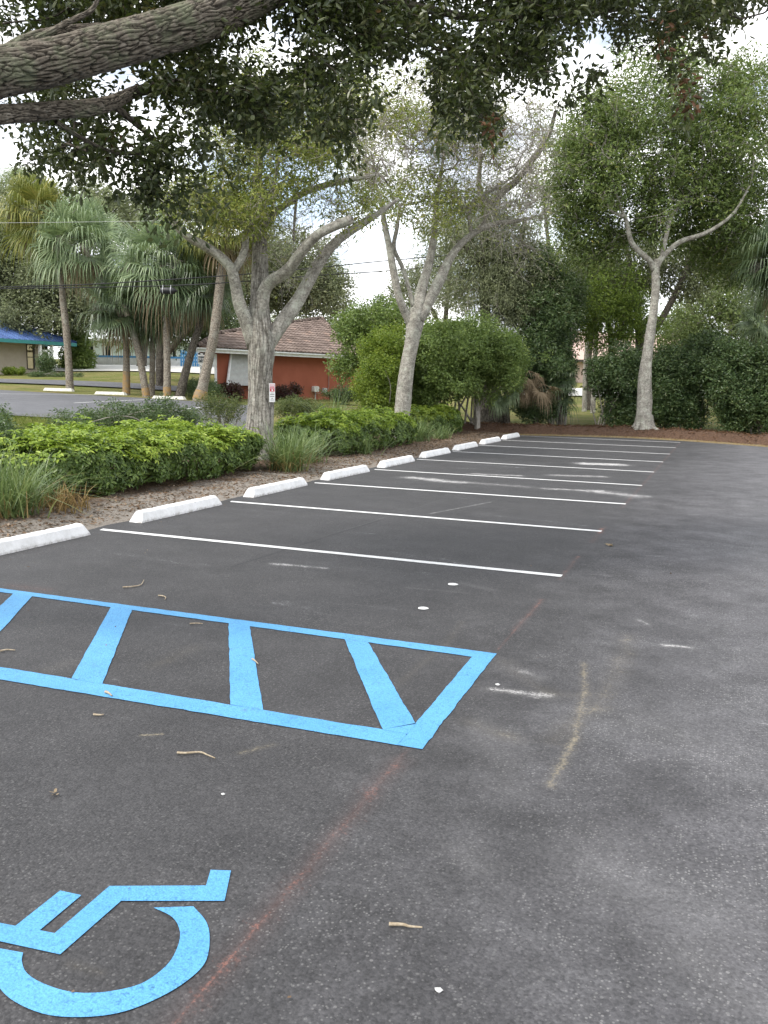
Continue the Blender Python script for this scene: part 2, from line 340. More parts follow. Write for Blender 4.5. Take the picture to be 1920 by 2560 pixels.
# ------------------------------------------------------------------ the setting
def drape(name, corners_fn, nu, nv, off, mat, kind='structure', label=None, extra=None):
    u, v = np.meshgrid(np.linspace(0, 1, nu), np.linspace(0, 1, nv), indexing='ij')
    X, Y = corners_fn(u, v); Z = terrain(X, Y)+off
    if extra is not None: Z = Z + extra(X, Y, u, v)
    i, j = np.meshgrid(np.arange(nu-1), np.arange(nv-1), indexing='ij')
    f = np.stack([i*nv+j, (i+1)*nv+j, (i+1)*nv+j+1, i*nv+j+1], -1).reshape(-1, 4)
    Vv = np.stack([X, Y, Z], -1).reshape(-1, 3)
    a = Vv[f[0]]; 
    if np.cross(a[1]-a[0], a[2]-a[0])[2] < 0: f = f[:, ::-1]
    o = obj(name, Vv, [f], mat, smooth_=True); tag(o, label, None, None, kind); return o
def quad(c):
    c = np.array(c, float)
    def fn(u, v):
        p = c[0][:, None, None]*(1-u)*(1-v)+c[1][:, None, None]*u*(1-v)+c[2][:, None, None]*u*v+c[3][:, None, None]*(1-u)*v
        return p[0], p[1]
    return fn
def jag(a, s, seed):
    """smooth 1-D noise"""
    r = np.random.default_rng(seed); a = np.asarray(a, float); out = 0*a
    for k in range(1, 7): out += r.normal()*np.sin(a*s*1.7**k + r.uniform(0, 6.3))/1.35**k
    return out*.4

# asphalt with aggregate, dust, sand and chalk stains (all in world metres)
def asphalt(name, dark, light, detail=True):
    m, nt, b = new_mat(name); v = coords(nt)
    big = noise(nt, v, .35, 4); mid = noise(nt, v, 2.2, 6, .65); fine = noise(nt, v, 70, 4, .7)
    base = ramp(nt, math_(nt, 'ADD', math_(nt, 'MULTIPLY', big, .45), math_(nt, 'MULTIPLY', mid, .55)), [(.36, dark), (.66, light)])
    base = mixc(nt, .75, base, ramp(nt, fine, [(.28, (.35, .35, .35)), (.5, (1, 1, 1)), (.75, (1.55, 1.55, 1.55))]), 'MULTIPLY')
    stone = node(nt, 'ShaderNodeTexVoronoi'); stone.inputs['Scale'].default_value = 95; nt.links.new(v, stone.inputs['Vector'])
    sep = node(nt, 'ShaderNodeSeparateColor'); nt.links.new(stone.outputs['Color'], sep.inputs[0])
    st2 = node(nt, 'ShaderNodeTexVoronoi'); st2.inputs['Scale'].default_value = 52; nt.links.new(v, st2.inputs['Vector'])
    sep2 = node(nt, 'ShaderNodeSeparateColor'); nt.links.new(st2.outputs['Color'], sep2.inputs[0])
    chip = math_(nt, 'MULTIPLY', math_(nt, 'GREATER_THAN', sep.outputs[0], .84), math_(nt, 'LESS_THAN', stone.outputs['Distance'], .40))
    chip2 = math_(nt, 'MULTIPLY', math_(nt, 'GREATER_THAN', sep2.outputs[0], .86), math_(nt, 'LESS_THAN', math_(nt, 'ADD', st2.outputs['Distance'], math_(nt, 'MULTIPLY', fine, .25)), .42))
    chip = math_(nt, 'MAXIMUM', chip, math_(nt, 'MULTIPLY', chip2, .9))
    base = mixc(nt, .42, base, mixc(nt, sep.outputs[1], (.45, .45, .46), (1.6, 1.58, 1.55)), 'MULTIPLY')
    if detail:
        xyz = node(nt, 'ShaderNodeSeparateXYZ'); nt.links.new(v, xyz.inputs[0])
        X, Y = xyz.outputs[0], xyz.outputs[1]
        # older, stonier surface right of the stalls; its paleness also paints in sky sheen
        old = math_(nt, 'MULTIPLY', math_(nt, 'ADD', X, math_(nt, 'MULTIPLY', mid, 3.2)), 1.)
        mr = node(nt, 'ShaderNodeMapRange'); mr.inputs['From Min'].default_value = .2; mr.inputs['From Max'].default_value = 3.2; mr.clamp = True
        nt.links.new(old, mr.inputs['Value']); old_sheen = mr.outputs[0]
        base = mixc(nt, math_(nt, 'MULTIPLY', old_sheen, .9), base, mixc(nt, 1., base, (2.35, 2.35, 2.42), 'MULTIPLY'))
        dens = ramp(nt, math_(nt, 'ADD', math_(nt, 'MULTIPLY', noise(nt, v, 1.5, 5, .7), .6), math_(nt, 'MULTIPLY', noise(nt, v, .45, 3), .4)), [(.42, (0, 0, 0)), (.62, (1, 1, 1))])
        dust = ramp(nt, noise(nt, coords(nt, 'Object', (.7, 1.2, 1)), 1.3, 7, .72, .4), [(.46, (0, 0, 0)), (.68, (1, 1, 1))])
        base = mixc(nt, math_(nt, 'MULTIPLY', math_(nt, 'MULTIPLY', dust, math_(nt, 'ADD', .05, math_(nt, 'MULTIPLY', old_sheen, .30))), ramp(nt, math_(nt, 'ADD', math_(nt, 'MULTIPLY', noise(nt, v, 85, 4, .8), .7), math_(nt, 'MULTIPLY', noise(nt, v, 12, 4, .7), .3)), [(.44, (.06, .06, .06)), (.60, (1, 1, 1))])), base, (.30, .30, .305))
        chipf = math_(nt, 'MULTIPLY', chip, math_(nt, 'ADD', .06, math_(nt, 'MULTIPLY', dens, math_(nt, 'ADD', .22, math_(nt, 'MULTIPLY', old_sheen, .5)))))
        base = mixc(nt, chipf, base, (.33, .325, .315))
        sand = math_(nt, 'ADD', math_(nt, 'MULTIPLY', noise(nt, v, 60, 5, .8), .6), math_(nt, 'MULTIPLY', noise(nt, v, 7, 5, .7), .4))
        def add_mask(fac, col, thr=.45, wid=.2, top=.8):
            nonlocal base
            t0 = math_(nt, 'SUBTRACT', .66-.06*top, math_(nt, 'MULTIPLY', fac, .34*top))
            g = math_(nt, 'DIVIDE', math_(nt, 'SUBTRACT', sand, t0), .13, clamp=True)
            base = mixc(nt, math_(nt, 'MULTIPLY', math_(nt, 'POWER', fac, 1.4), top*.15), base, col)
            base = mixc(nt, math_(nt, 'MULTIPLY', math_(nt, 'MULTIPLY', g, math_(nt, 'MULTIPLY', fac, 2.2, clamp=True)), min(1, top*1.15)), base, col)
        def seg(p0, p1, w):
            """soft distance mask to a segment: 1 on it, 0 at width w"""
            dx, dy = p1[0]-p0[0], p1[1]-p0[1]; L2 = dx*dx+dy*dy
            wob = math_(nt, 'MULTIPLY', math_(nt, 'SUBTRACT', mid, .5), .25*min(1, w*4))
            ax = math_(nt, 'ADD', math_(nt, 'SUBTRACT', X, p0[0]), wob); ay = math_(nt, 'ADD', math_(nt, 'SUBTRACT', Y, p0[1]), wob)
            t = math_(nt, 'DIVIDE', math_(nt, 'ADD', math_(nt, 'MULTIPLY', ax, dx), math_(nt, 'MULTIPLY', ay, dy)), L2, clamp=True)
            ex = math_(nt, 'SUBTRACT', ax, math_(nt, 'MULTIPLY', t, dx)); ey = math_(nt, 'SUBTRACT', ay, math_(nt, 'MULTIPLY', t, dy))
            d = math_(nt, 'SQRT', math_(nt, 'ADD', math_(nt, 'MULTIPLY', ex, ex), math_(nt, 'MULTIPLY', ey, ey)))
            return math_(nt, 'SUBTRACT', 1., math_(nt, 'DIVIDE', d, w), clamp=True)
        def gp(x, y):
            x *= K; y *= K; r = CF+(x-960)/F_PX*CR+(1280-y)/F_PX*CU; tt = -CAM_H/r[2]; q = CC+tt*r; return q[0], q[1]
        # pale dust wisps lying across the lot
        wisp = ramp(nt, noise(nt, coords(nt, 'Object', (.45, 1.5, 1)), 1.1, 6, .7, .5), [(.56, (0, 0, 0)), (.74, (1, 1, 1))])
        add_mask(math_(nt, 'MULTIPLY', wisp, .62), (.34, .34, .35), .36, .35, .75)
        for a, c, w, top in [((888, 1032), (985, 1042), .42, .65), ((1000, 1042), (1135, 1052), .30, .5), ((1290, 1062), (1375, 1072), .46, .6), ((1180, 1056), (1300, 1062), .22, .6),
                             ((1270, 1002), (1330, 1004), .6, .75), ((1020, 1024), (1120, 1028), .25, .6), ((1200, 1027), (1300, 1030), .3, .6),
                             ((590, 1218), (700, 1228), .10, .55), ((880, 1270), (1010, 1282), .05, .3), ((1000, 1260), (1060, 1275), .09, .3),
                             ((930, 1110), (1060, 1085), .05, .5), ((700, 1160), (960, 1080), .07, .3), ((1440, 1395), (1490, 1400), .07, .6), ((1060, 1490), (1180, 1505), .09, .55), ((1130, 1450), (1170, 1465), .08, .4),
                             ((1380, 1340), (1400, 1350), .06, .5), ((1000, 1835), (1040, 1880), .16, .26), ((1380, 1560), (1560, 1640), .35, .22), ((1290, 1850), (1500, 1990), .4, .24), ((1100, 1700), (1040, 1560), .2, .2), ((1480, 2080), (1640, 2180), .2, .3)]:
            add_mask(seg(gp(*a), gp(*c), w), (.52, .51, .50), .42, .35, top)
        # yellowish sand and tyre scuffs
        for pts, w, top in [([(1262, 1432), (1264, 1500), (1240, 1600), (1190, 1700)], .045, .55), ([(1360, 1375), (1345, 1430), (1290, 1530), (1190, 1600)], .10, .38),
                            ([(1090, 1430), (1180, 1500), (1260, 1505)], .10, .28), ([(1010, 1560), (1090, 1590), (1120, 1600)], .08, .35), ([(330, 1440), (420, 1400)], .10, .3), ([(100, 1450), (160, 1430)], .10, .25),
                            ([(860, 1480), (960, 1395), (1000, 1345)], .05, .28), ([(520, 1628), (590, 1610)], .04, .5), ([(305, 1590), (345, 1588)], .025, .6), ([(150, 2085), (210, 2105)], .03, .35)]:
            for a, c in zip(pts[:-1], pts[1:]): add_mask(seg(gp(*a), gp(*c), w*1.25), (.25, .215, .15), .36, .3, top*1.0)
        # dark seam along the stalls
        for a, c in [((500, 1225), (960, 1080)), ((700, 1160), (820, 1125))]:
            base = mixc(nt, math_(nt, 'MULTIPLY', math_(nt, 'POWER', seg(gp(*a), gp(*c), .05), 2.), .6), base, (.018, .018, .02))
        # red chalk layout line along the stall ends
        for p0, p1, w, top in [((-1.30, 1.0), (-1.32, 2.3), .018, .55), ((-1.30, 1.0), (-1.33, 3.6), .10, .42), ((-1.32, 2.2), (-1.34, 3.75), .03, .38), ((-1.33, 5.5), (-1.33, 6.9), .025, .45), ((-1.33, 6.0), (-1.33, 7.0), .06, .4), ((-1.33, 7.8), (-1.35, 9.0), .05, .45),
                               ((-1.34, 9.9), (-1.34, 11.1), .07, .4), ((-1.34, 13), (-1.34, 30), .06, .42), ((-1.34, 10.6), (-1.36, 10.95), .07, .6), ((-5.6, 5.42), (-5.25, 5.45), .16, .42), ((-3.6, 3.74), (-3.5, 3.73), .04, .5)]:
                add_mask(seg(p0, p1, w), (.26, .115, .088), .34, .3, top*.95)
    else:
        base = mixc(nt, math_(nt, 'MULTIPLY', chip, .2), base, (.4, .4, .4))
    nt.links.new(base, b.inputs['Base Color']); b.inputs['Roughness'].default_value = .72; b.inputs['Specular IOR Level'].default_value = .35
    h = math_(nt, 'ADD', math_(nt, 'MULTIPLY', stone.outputs['Distance'], -.8), math_(nt, 'MULTIPLY', fine, .6))
    bump(nt, b, h, .55, .005); return m
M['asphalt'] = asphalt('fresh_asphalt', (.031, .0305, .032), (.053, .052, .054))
M['asphalt_far'] = asphalt('grey_asphalt', (.085, .087, .095), (.13, .132, .142), False)
def mat_lawn(name, g0, g1, dry):
    m, nt, b = new_mat(name); v = coords(nt)
    c = ramp(nt, noise(nt, v, 9, 6, .75), [(.3, g0), (.65, g1)])
    d = ramp(nt, noise(nt, v, .5, 5, .7), [(.4, (0, 0, 0)), (.62, (1, 1, 1))])
    c = mixc(nt, math_(nt, 'MULTIPLY', d, .85), c, mixc(nt, noise(nt, v, 14, 4), dry, tuple(.6*q for q in dry)))
    nt.links.new(c, b.inputs['Base Color']); b.inputs['Roughness'].default_value = .95; b.inputs['Specular IOR Level'].default_value = .1
    bump(nt, b, noise(nt, v, 25, 5, .8), 1., .05); return m
M['lawn'] = mat_lawn('patchy_lawn', (.07, .095, .025), (.17, .19, .05), (.30, .25, .11))
def mat_litter(name):
    m, nt, b = new_mat(name); v = coords(nt)
    st = noise(nt, coords(nt, 'Object', (1, 1, 1)), 45, 5, .8, 1.5)
    mul = ramp(nt, st, [(.32, (.035, .024, .018)), (.5, (.125, .086, .06)), (.68, (.27, .205, .15))])
    sandc = ramp(nt, noise(nt, v, 60, 4, .7), [(.3, (.22, .19, .16)), (.6, (.42, .39, .35))])
    xyz = node(nt, 'ShaderNodeSeparateXYZ'); nt.links.new(v, xyz.inputs[0])
    e = math_(nt, 'ADD', math_(nt, 'ADD', xyz.outputs[0], 8.05), math_(nt, 'MULTIPLY', math_(nt, 'SUBTRACT', noise(nt, v, 1.6, 6, .7), .5), 3.4))
    fac = ramp(nt, math_(nt, 'ADD', math_(nt, 'MULTIPLY', e, .5), .5), [(.30, (0, 0, 0)), (.72, (1, 1, 1))])
    far = node(nt, 'ShaderNodeMapRange'); far.inputs['From Min'].default_value = 15; far.inputs['From Max'].default_value = 22; far.inputs['To Min'].default_value = .8; far.inputs['To Max'].default_value = .25
    nt.links.new(xyz.outputs[1], far.inputs['Value'])
    nt.links.new(mixc(nt, math_(nt, 'MULTIPLY', fac, far.outputs[0]), mul, sandc), b.inputs['Base Color'])
    b.inputs['Roughness'].default_value = .95; b.inputs['Specular IOR Level'].default_value = .1
    bump(nt, b, st, 1., .03); return m
M['litter'] = mat_litter('sandy_leaf_litter')
M['needle_mulch'] = mat_noise('red_brown_mulch', (.035, .020, .014), (.17, .10, .062), 30, .95, 1., .04, 40, detail=8)
M['dry_verge'] = mat_noise('dry_grass_verge', (.12, .09, .05), (.33, .27, .15), 20, .95, 1., .03, 50, detail=7)
M['street'] = mat_noise('pale_street', (.55, .54, .50), (.68, .67, .63), 1.5, .9, .2)

def ground_fn(u, v):
    a = (u-.5)*2; bq = (v-.5)*2
    return -8+np.sign(a)*(np.abs(a)*70+np.abs(a)**6*500), 35+np.sign(bq)*(np.abs(bq)*60+np.abs(bq)**6*500)
drape('ground', ground_fn, 90, 90, -.06, M['lawn'])
FAR_EDGE = np.array([(-6.9, 30.35), (-5.2, 31.0), (-3.2, 31.45), (-1.2, 30.95), (.6, 29.95), (3, 28.6), (8, 26.6), (16, 24), (28, 20)])
def lot_fn(u, v):
    X = -6.9+u**1.6*34.9; ye = np.interp(X, FAR_EDGE[:, 0], FAR_EDGE[:, 1]); Y = -14+(ye+14)*v
    X = X + (u < 1e-6)*(.05*jag(Y, 1.1, 3)+.02*jag(Y, 6, 5)); Y = Y + (v > 1-1e-6)*.06*jag(X, 2.5, 8)
    return X, Y
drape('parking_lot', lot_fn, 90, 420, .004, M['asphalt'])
def bed_z(X, Y, u=None, v=None):
    d = -6.85-X
    return .07*smooth(0, 1.2, d)+(.02*jag(X+Y*.3, 3, 21)+.018*jag(Y-X*.4, 4.2, 22))*smooth(0, .5, d)*smooth(5.2, 4.2, d)
drape('planting_bed', lambda u, v: (-6.78-u*5.2, -8+38.6*v), 60, 320, -.006, M['litter'], extra=bed_z)
def bank_fn(u, v):
    X = -13+u*41; e = np.interp(X, FAR_EDGE[:, 0], FAR_EDGE[:, 1], left=30.35); return X, e-.12+v*3.6+.1*jag(X, 1., 31)*(v > 0)
def bank_z(X, Y, u, v):
    return .30*smooth(.12, .42, v)*smooth(1.02, .62, v)*(1+.5*jag(X, 1.3, 33)*.5)+.02*jag(X*3+Y*2, 2, 35)*smooth(.1, .3, v)
drape('mulch_bank', bank_fn, 300, 40, -.02, M['needle_mulch'], extra=bank_z)
drape('grass_verge', lambda u, v: (bank_fn(u, v*.16)[0], bank_fn(u, v*.16)[1]+.04*jag(u*300, 1, 3)*v), 300, 8, .004, M['dry_verge'], extra=lambda X, Y, u, v: bank_z(X, Y, u, v*.16)+.01*v)
# second parking lot, driveway and street on the rising ground to the left
def pix_quad(pts): return quad([G(x, t)[:2] for x, t in pts])
drape('far_parking_lot', pix_quad([(-420, 27.5), (560, 24.5), (560, 36.5), (-420, 41.5)]), 70, 50, .006, M['asphalt_far'])
drape('driveway', pix_quad([(-300, 45.2), (560, 45.2), (560, 48.6), (-300, 48.6)]), 60, 10, .01, M['asphalt_far'])
drape('street', pix_quad([(-500, 59.5), (640, 59.5), (640, 68.5), (-500, 68.5)]), 70, 12, .01, M['street'])
drape('side_street', pix_quad([(1130, 54.5), (1800, 54.5), (1800, 62), (1130, 62)]), 60, 12, .02, M['street'])

# ------------------------------------------------------------------ painted markings
def mat_road_paint(name, c0, c1, pit):
    m, nt, b = new_mat(name); v = coords(nt)
    base = ramp(nt, noise(nt, v, 1.6, 5, .65), [(.35, c0), (.65, c1)])
    pits = ramp(nt, noise(nt, v, 62, 4, .72), [(.34, (1, 1, 1)), (.47, (0, 0, 0))])
    wear = ramp(nt, noise(nt, v, 4, 5, .7), [(.4, (.35, .35, .35)), (.65, (1, 1, 1))])
    base = mixc(nt, math_(nt, 'MULTIPLY', math_(nt, 'MULTIPLY', pits, wear), .8), base, pit)
    agg = ramp(nt, noise(nt, v, 150, 3, .7), [(.3, (.72, .72, .72)), (.6, (1.12, 1.12, 1.12))]); base = mixc(nt, 1., base, agg, 'MULTIPLY')
    thin = ramp(nt, math_(nt, 'ADD', math_(nt, 'MULTIPLY', noise(nt, v, 5, 6, .75), .6), math_(nt, 'MULTIPLY', noise(nt, v, 48, 4, .7), .4)), [(.56, (0, 0, 0)), (.70, (1, 1, 1))]); base = mixc(nt, math_(nt, 'MULTIPLY', thin, .45), base, (.06, .06, .062))
    nt.links.new(base, b.inputs['Base Color']); b.inputs['Roughness'].default_value = .6; b.inputs['Specular IOR Level'].default_value = .3
    bump(nt, b, math_(nt, 'ADD', noise(nt, v, 70, 4, .7), math_(nt, 'MULTIPLY', voro(nt, v, 95), -.7)), .5, .005); return m
M['blue_paint'] = mat_road_paint('blue_traffic_paint', (.080, .275, .51), (.103, .325, .585), (.028, .10, .19))
M['line_paint'] = mat_road_paint('white_line_paint', (.66, .66, .65), (.74, .74, .73), (.2, .2, .2))
def strip(geo, a0, a1, b0, b1, z, n=40, j=.004):
    """painted strip between edge a (a0->a1) and edge b (b0->b1) with slightly ragged sides"""
    t = np.linspace(0, 1, n)[:, None]
    A = np.array(a0)+(np.array(a1)-np.array(a0))*t; B = np.array(b0)+(np.array(b1)-np.array(b0))*t
    d = nrm(A-B)
    ar = np.arange(n)*1.; A = A+d*(RNG.normal(0, j*.35, (n, 1))+j*jag(ar, .35, RNG.integers(999))[:, None]); B = B-d*(RNG.normal(0, j*.35, (n, 1))+j*jag(ar, .35, RNG.integers(999))[:, None])
    V = np.zeros((2*n, 3)); V[:n, :2] = A; V[n:, :2] = B; V[:, 2] = z
    i = np.arange(n-1); f = np.stack([i, i+1, n+i+1, n+i], -1)
    a = V[f[0]]
    if np.cross(a[1]-a[0], a[2]-a[0])[2] < 0: f = f[:, ::-1]
    geo.add(V, f)
LINE_Y = [7.96, 10.72, 13.46, 16.20, 18.95, 21.70, 24.43, 27.18, 29.90]
LINE_XL = [-6.80, -6.74, -6.72, -6.70, -6.75, -6.72, -6.76, -6.72, -6.74]
LINE_WHERE = ['nearest the blue hatching', 'second from the blue hatching', 'third from the blue hatching', 'fourth from the blue hatching', 'fifth from the blue hatching',
              'fourth from the far end', 'third from the far end', 'second from the far end', 'at the far end by the mulch']
for i, (y, xl, wh) in enumerate(zip(LINE_Y, LINE_XL, LINE_WHERE)):
    g = Geo(); strip(g, (xl, y+.05), (-1.335, y+.05), (xl+.03, y-.05), (-1.335, y-.05), .0085, 90, .003)
    tag(g.build('parking_line', M['line_paint'], origin=(xl, y, 0)), 'white painted bay line on the asphalt, '+wh, 'painted line', 'white lines between the parking bays')
g = Geo()
zt = .0085
def topo(x): return 5.39+(x+1.31)*.021
def topi(x): return 5.255+(x+1.44)*.012
def boto(x): return 3.76+(x+1.27)*.046
def boti(x): return 3.905+(x+1.4)*.037
strip(g, (-6.7, topo(-6.7)), (-1.31, topo(-1.31)), (-6.7, topi(-6.7)), (-1.31, topi(-1.31)-.0), zt, 100)
strip(g, (-6.7, boti(-6.7)), (-1.40, boti(-1.4)), (-6.7, boto(-6.7)), (-1.40, boto(-1.40)), zt, 100)
strip(g, (-1.31, topi(-1.31)), (-1.272, boto(-1.27)), (-1.445, topi(-1.44)), (-1.40, boto(-1.40)), zt, 40)
for xt, xb, w in [(-6.37, -5.5, .19), (-5.37, -4.5, .2), (-4.38, -3.52, .2), (-3.31, -2.44, .18), (-2.37, -1.54, .18)]:
    xe = min(xb+w+.03, -1.405)
    strip(g, (xt, topi(xt)), (xb, boti(xb)), (xt+w, topi(xt)), (xe, boti(xb)+(.14 if xe < xb+w else 0)), zt+.001, 30)
g.add(np.array([(-1.543, boti(-1.54)-.004, zt+.001), (-1.40, boti(-1.4)-.004, zt+.001), (-1.403, 4.058, zt+.001)]), np.array([[0, 1, 2]]))
tag(g.build('access_aisle_marking', M['blue_paint'], origin=(-4, 4.6, 0)), 'bright blue hatched access aisle painted on the dark asphalt', 'painted marking')
def gz0(px, py):
    r = CF+(px-960)/F_PX*CR+(1280-py)/F_PX*CU; t = -CAM_H/r[2]; return (CC+t*r)[:2]
def sym(pts, z=.0085): return np.array([[*gz0(x/2.592, 2060+y/2.592), z] for x, y in pts])
g = Geo()
body = sym([(-900, 520), (-560, 560), (0, 655), (100, 675), (390, 445), (528, 475), (258, 703), (355, 722), (710, 415), (1335, 412), (1365, 310), (1497, 315), (1455, 512), (785, 512), (390, 860), (0, 775), (-560, 660), (-900, 600)])
g.add(body, np.arange(len(body))[None, ::-1])
oi = spline(np.array([(-1.57, 2.243), (-1.483, 2.19), (-1.42, 2.115), (-1.372, 2.015), (-1.38, 1.915), (-1.418, 1.823), (-1.473, 1.747), (-1.555, 1.692), (-1.66, 1.657), (-1.78, 1.66), (-1.875, 1.69), (-1.96, 1.745), (-2.01, 1.817)]), 60)
ii = spline(np.array([(-1.69, 2.183), (-1.60, 2.165), (-1.532, 2.112), (-1.492, 2.04), (-1.474, 1.96), (-1.492, 1.87), (-1.55, 1.808), (-1.62, 1.768), (-1.69, 1.751), (-1.78, 1.752), (-1.845, 1.768), (-1.893, 1.80), (-1.92, 1.832)]), 60)
z6 = np.full((60, 1), .0085); i = np.arange(59); g.add(np.vstack([np.c_[oi, z6], np.c_[ii, z6]]), np.stack([i, i+1, 60+i+1, 60+i], -1)[:, ::-1])
th = np.linspace(0, 2*np.pi, 30, endpoint=False); g.add(np.stack([-2.86+.1*np.cos(th), 1.72+.1*np.sin(th), 0*th+.0085], -1), np.arange(30)[None])
tag(g.build('wheelchair_marking', M['blue_paint'], origin=(-1.8, 1.95, 0)), 'blue wheelchair symbol painted on the asphalt in the foreground', 'painted symbol')

# ------------------------------------------------------------------ concrete wheel stops
def stop_geo(L=1.83, H=.135, wb=.19, wt=.10, e=.09, jit=0):
    n = 24; ys = np.linspace(-L/2, L/2, n); sec = []
    prof = [(-wb/2, 0), (-wb/2, .025), (-wt/2-.012, H-.018), (-wt/2+.008, H), (wt/2-.008, H), (wt/2+.012, H-.018), (wb/2, .025), (wb/2, 0)]
    V = []
    for k, y in enumerate(ys):
        for x, z in prof:
            yy = y
            if k in (0, n-1): yy = y-np.sign(y)*e*(z/H)*.9
            V.append((x+RNG.normal(0, .0015), yy, z+(RNG.normal(0, .0018) if z > .1 else 0)))
    m = len(prof); i, j = np.meshgrid(np.arange(n-1), np.arange(m-1), indexing='ij')
    f = np.stack([i*m+j, i*m+j+1, (i+1)*m+j+1, (i+1)*m+j], -1).reshape(-1, 4)
    return np.array(V), [f, np.arange(m)[None, ::-1], (np.arange(m)+(n-1)*m)[None]]
def wheel_stop(name, loc, rz, mat, label, group, src=None):
    if src is None:
        V, f = stop_geo(); o = obj(name, V, f, mat)
        g2 = None
    else:
        o = src.copy(); COL.objects.link(o)
    o.location = loc; o.rotation_euler = (0, 0, rz); tag(o, label, 'wheel stop', group); return o
WS_WH = ['cut by the left edge of the photo', 'cracked, before the long bright hedge', 'in front of the fountain grass clump', 'third from the left edge of the lot, at the second bright hedge',
         'sixth from the far end... '] 
ws_labels = ['white concrete wheel stop nearest the camera, cut by the left edge', 'white concrete wheel stop with a crack, in front of the long bright hedge',
             'white concrete wheel stop beside the big grass clump', 'white concrete wheel stop third past the long bright hedge, sixth from the far end',
             'white concrete wheel stop fifth from the far end', 'white concrete wheel stop fourth from the far end', 'white concrete wheel stop third from the far end',
             'white concrete wheel stop second from the far end', 'white concrete wheel stop at the far end of the row by the mulch']
w0 = None
for i, lb in enumerate(ws_labels):
    y = [6.72, 9.47, 12.17, 14.86, 17.56, 20.33, 23.05, 25.85, 28.6][i]
    o = wheel_stop('wheel_stop', (-6.755+[0, 0, .01, .03, .04, .02, .01, -.01, -.02][i], y, .004), [.0, .0, 0, -.02, -.01, -.03, -.02, -.02, -.02][i], M['concrete_white'], lb, 'white wheel stops along the planting bed', w0)
    w0 = w0 or o
V, f = tube([(-6.69, 9.75, .118), (-6.69, 9.76, .06), (-6.655, 9.77, .02)], [.004, .005, .003], 5)[:2]
tag(obj('crack', V, [f], M['dark_twig'], None), None); 
bpy.data.objects['crack'].parent = bpy.data.objects['wheel_stop.001']; bpy.data.objects['crack'].matrix_parent_inverse = Matrix.Translation(Vector((-6.755, 9.47, .004))).inverted()
w1 = None
for x, t, lb in [(127, 40.3, 'off-white wheel stop in the far lot, leftmost of three, by the straight palm'), (239, 39.3, 'stained middle wheel stop in the far lot, before the palm clump'), (365, 37.6, 'off-white wheel stop in the far lot, rightmost of three')]:
    p = G(x, t); q = G(x+30, t-.35); ang = math.atan2(q[1]-p[1], q[0]-p[0])-math.pi/2
    o = wheel_stop('wheel_stop', (p[0], p[1], p[2]+.006), ang, M['old_concrete'], lb, 'wheel stops of the far lot', w1); w1 = w1 or o
for (x0, t0, x1, t1), lb in [((-5, 36, 212, 38.6), 'faded white bay line in the far lot, left of the three'), ((160, 32, 360, 37.6), 'faded white bay line in the far lot, between middle and right stops'), ((400, 31.5, 500, 36.2), 'faded white bay line in the far lot, nearest the small round bush')]:
    p, q = G(x0, t0), G(x1, t1); d = nrm(np.array([q[1]-p[1], p[0]-q[0]]))*.05
    g = Geo(); n = 20; tt = np.linspace(0, 1, n)[:, None]; Cc = p[:2]+(q[:2]-p[:2])*tt
    for s in (0,):
        Va = np.vstack([Cc+d, Cc-d]); Va = np.c_[Va, terrain(Va[:, 0], Va[:, 1])+.016]
        i = np.arange(n-1); g.add(Va, np.stack([i, n+i, n+i+1, i+1], -1))
    tag(g.build('parking_line', M['line_paint']), lb, 'painted line', 'bay lines of the far lot')

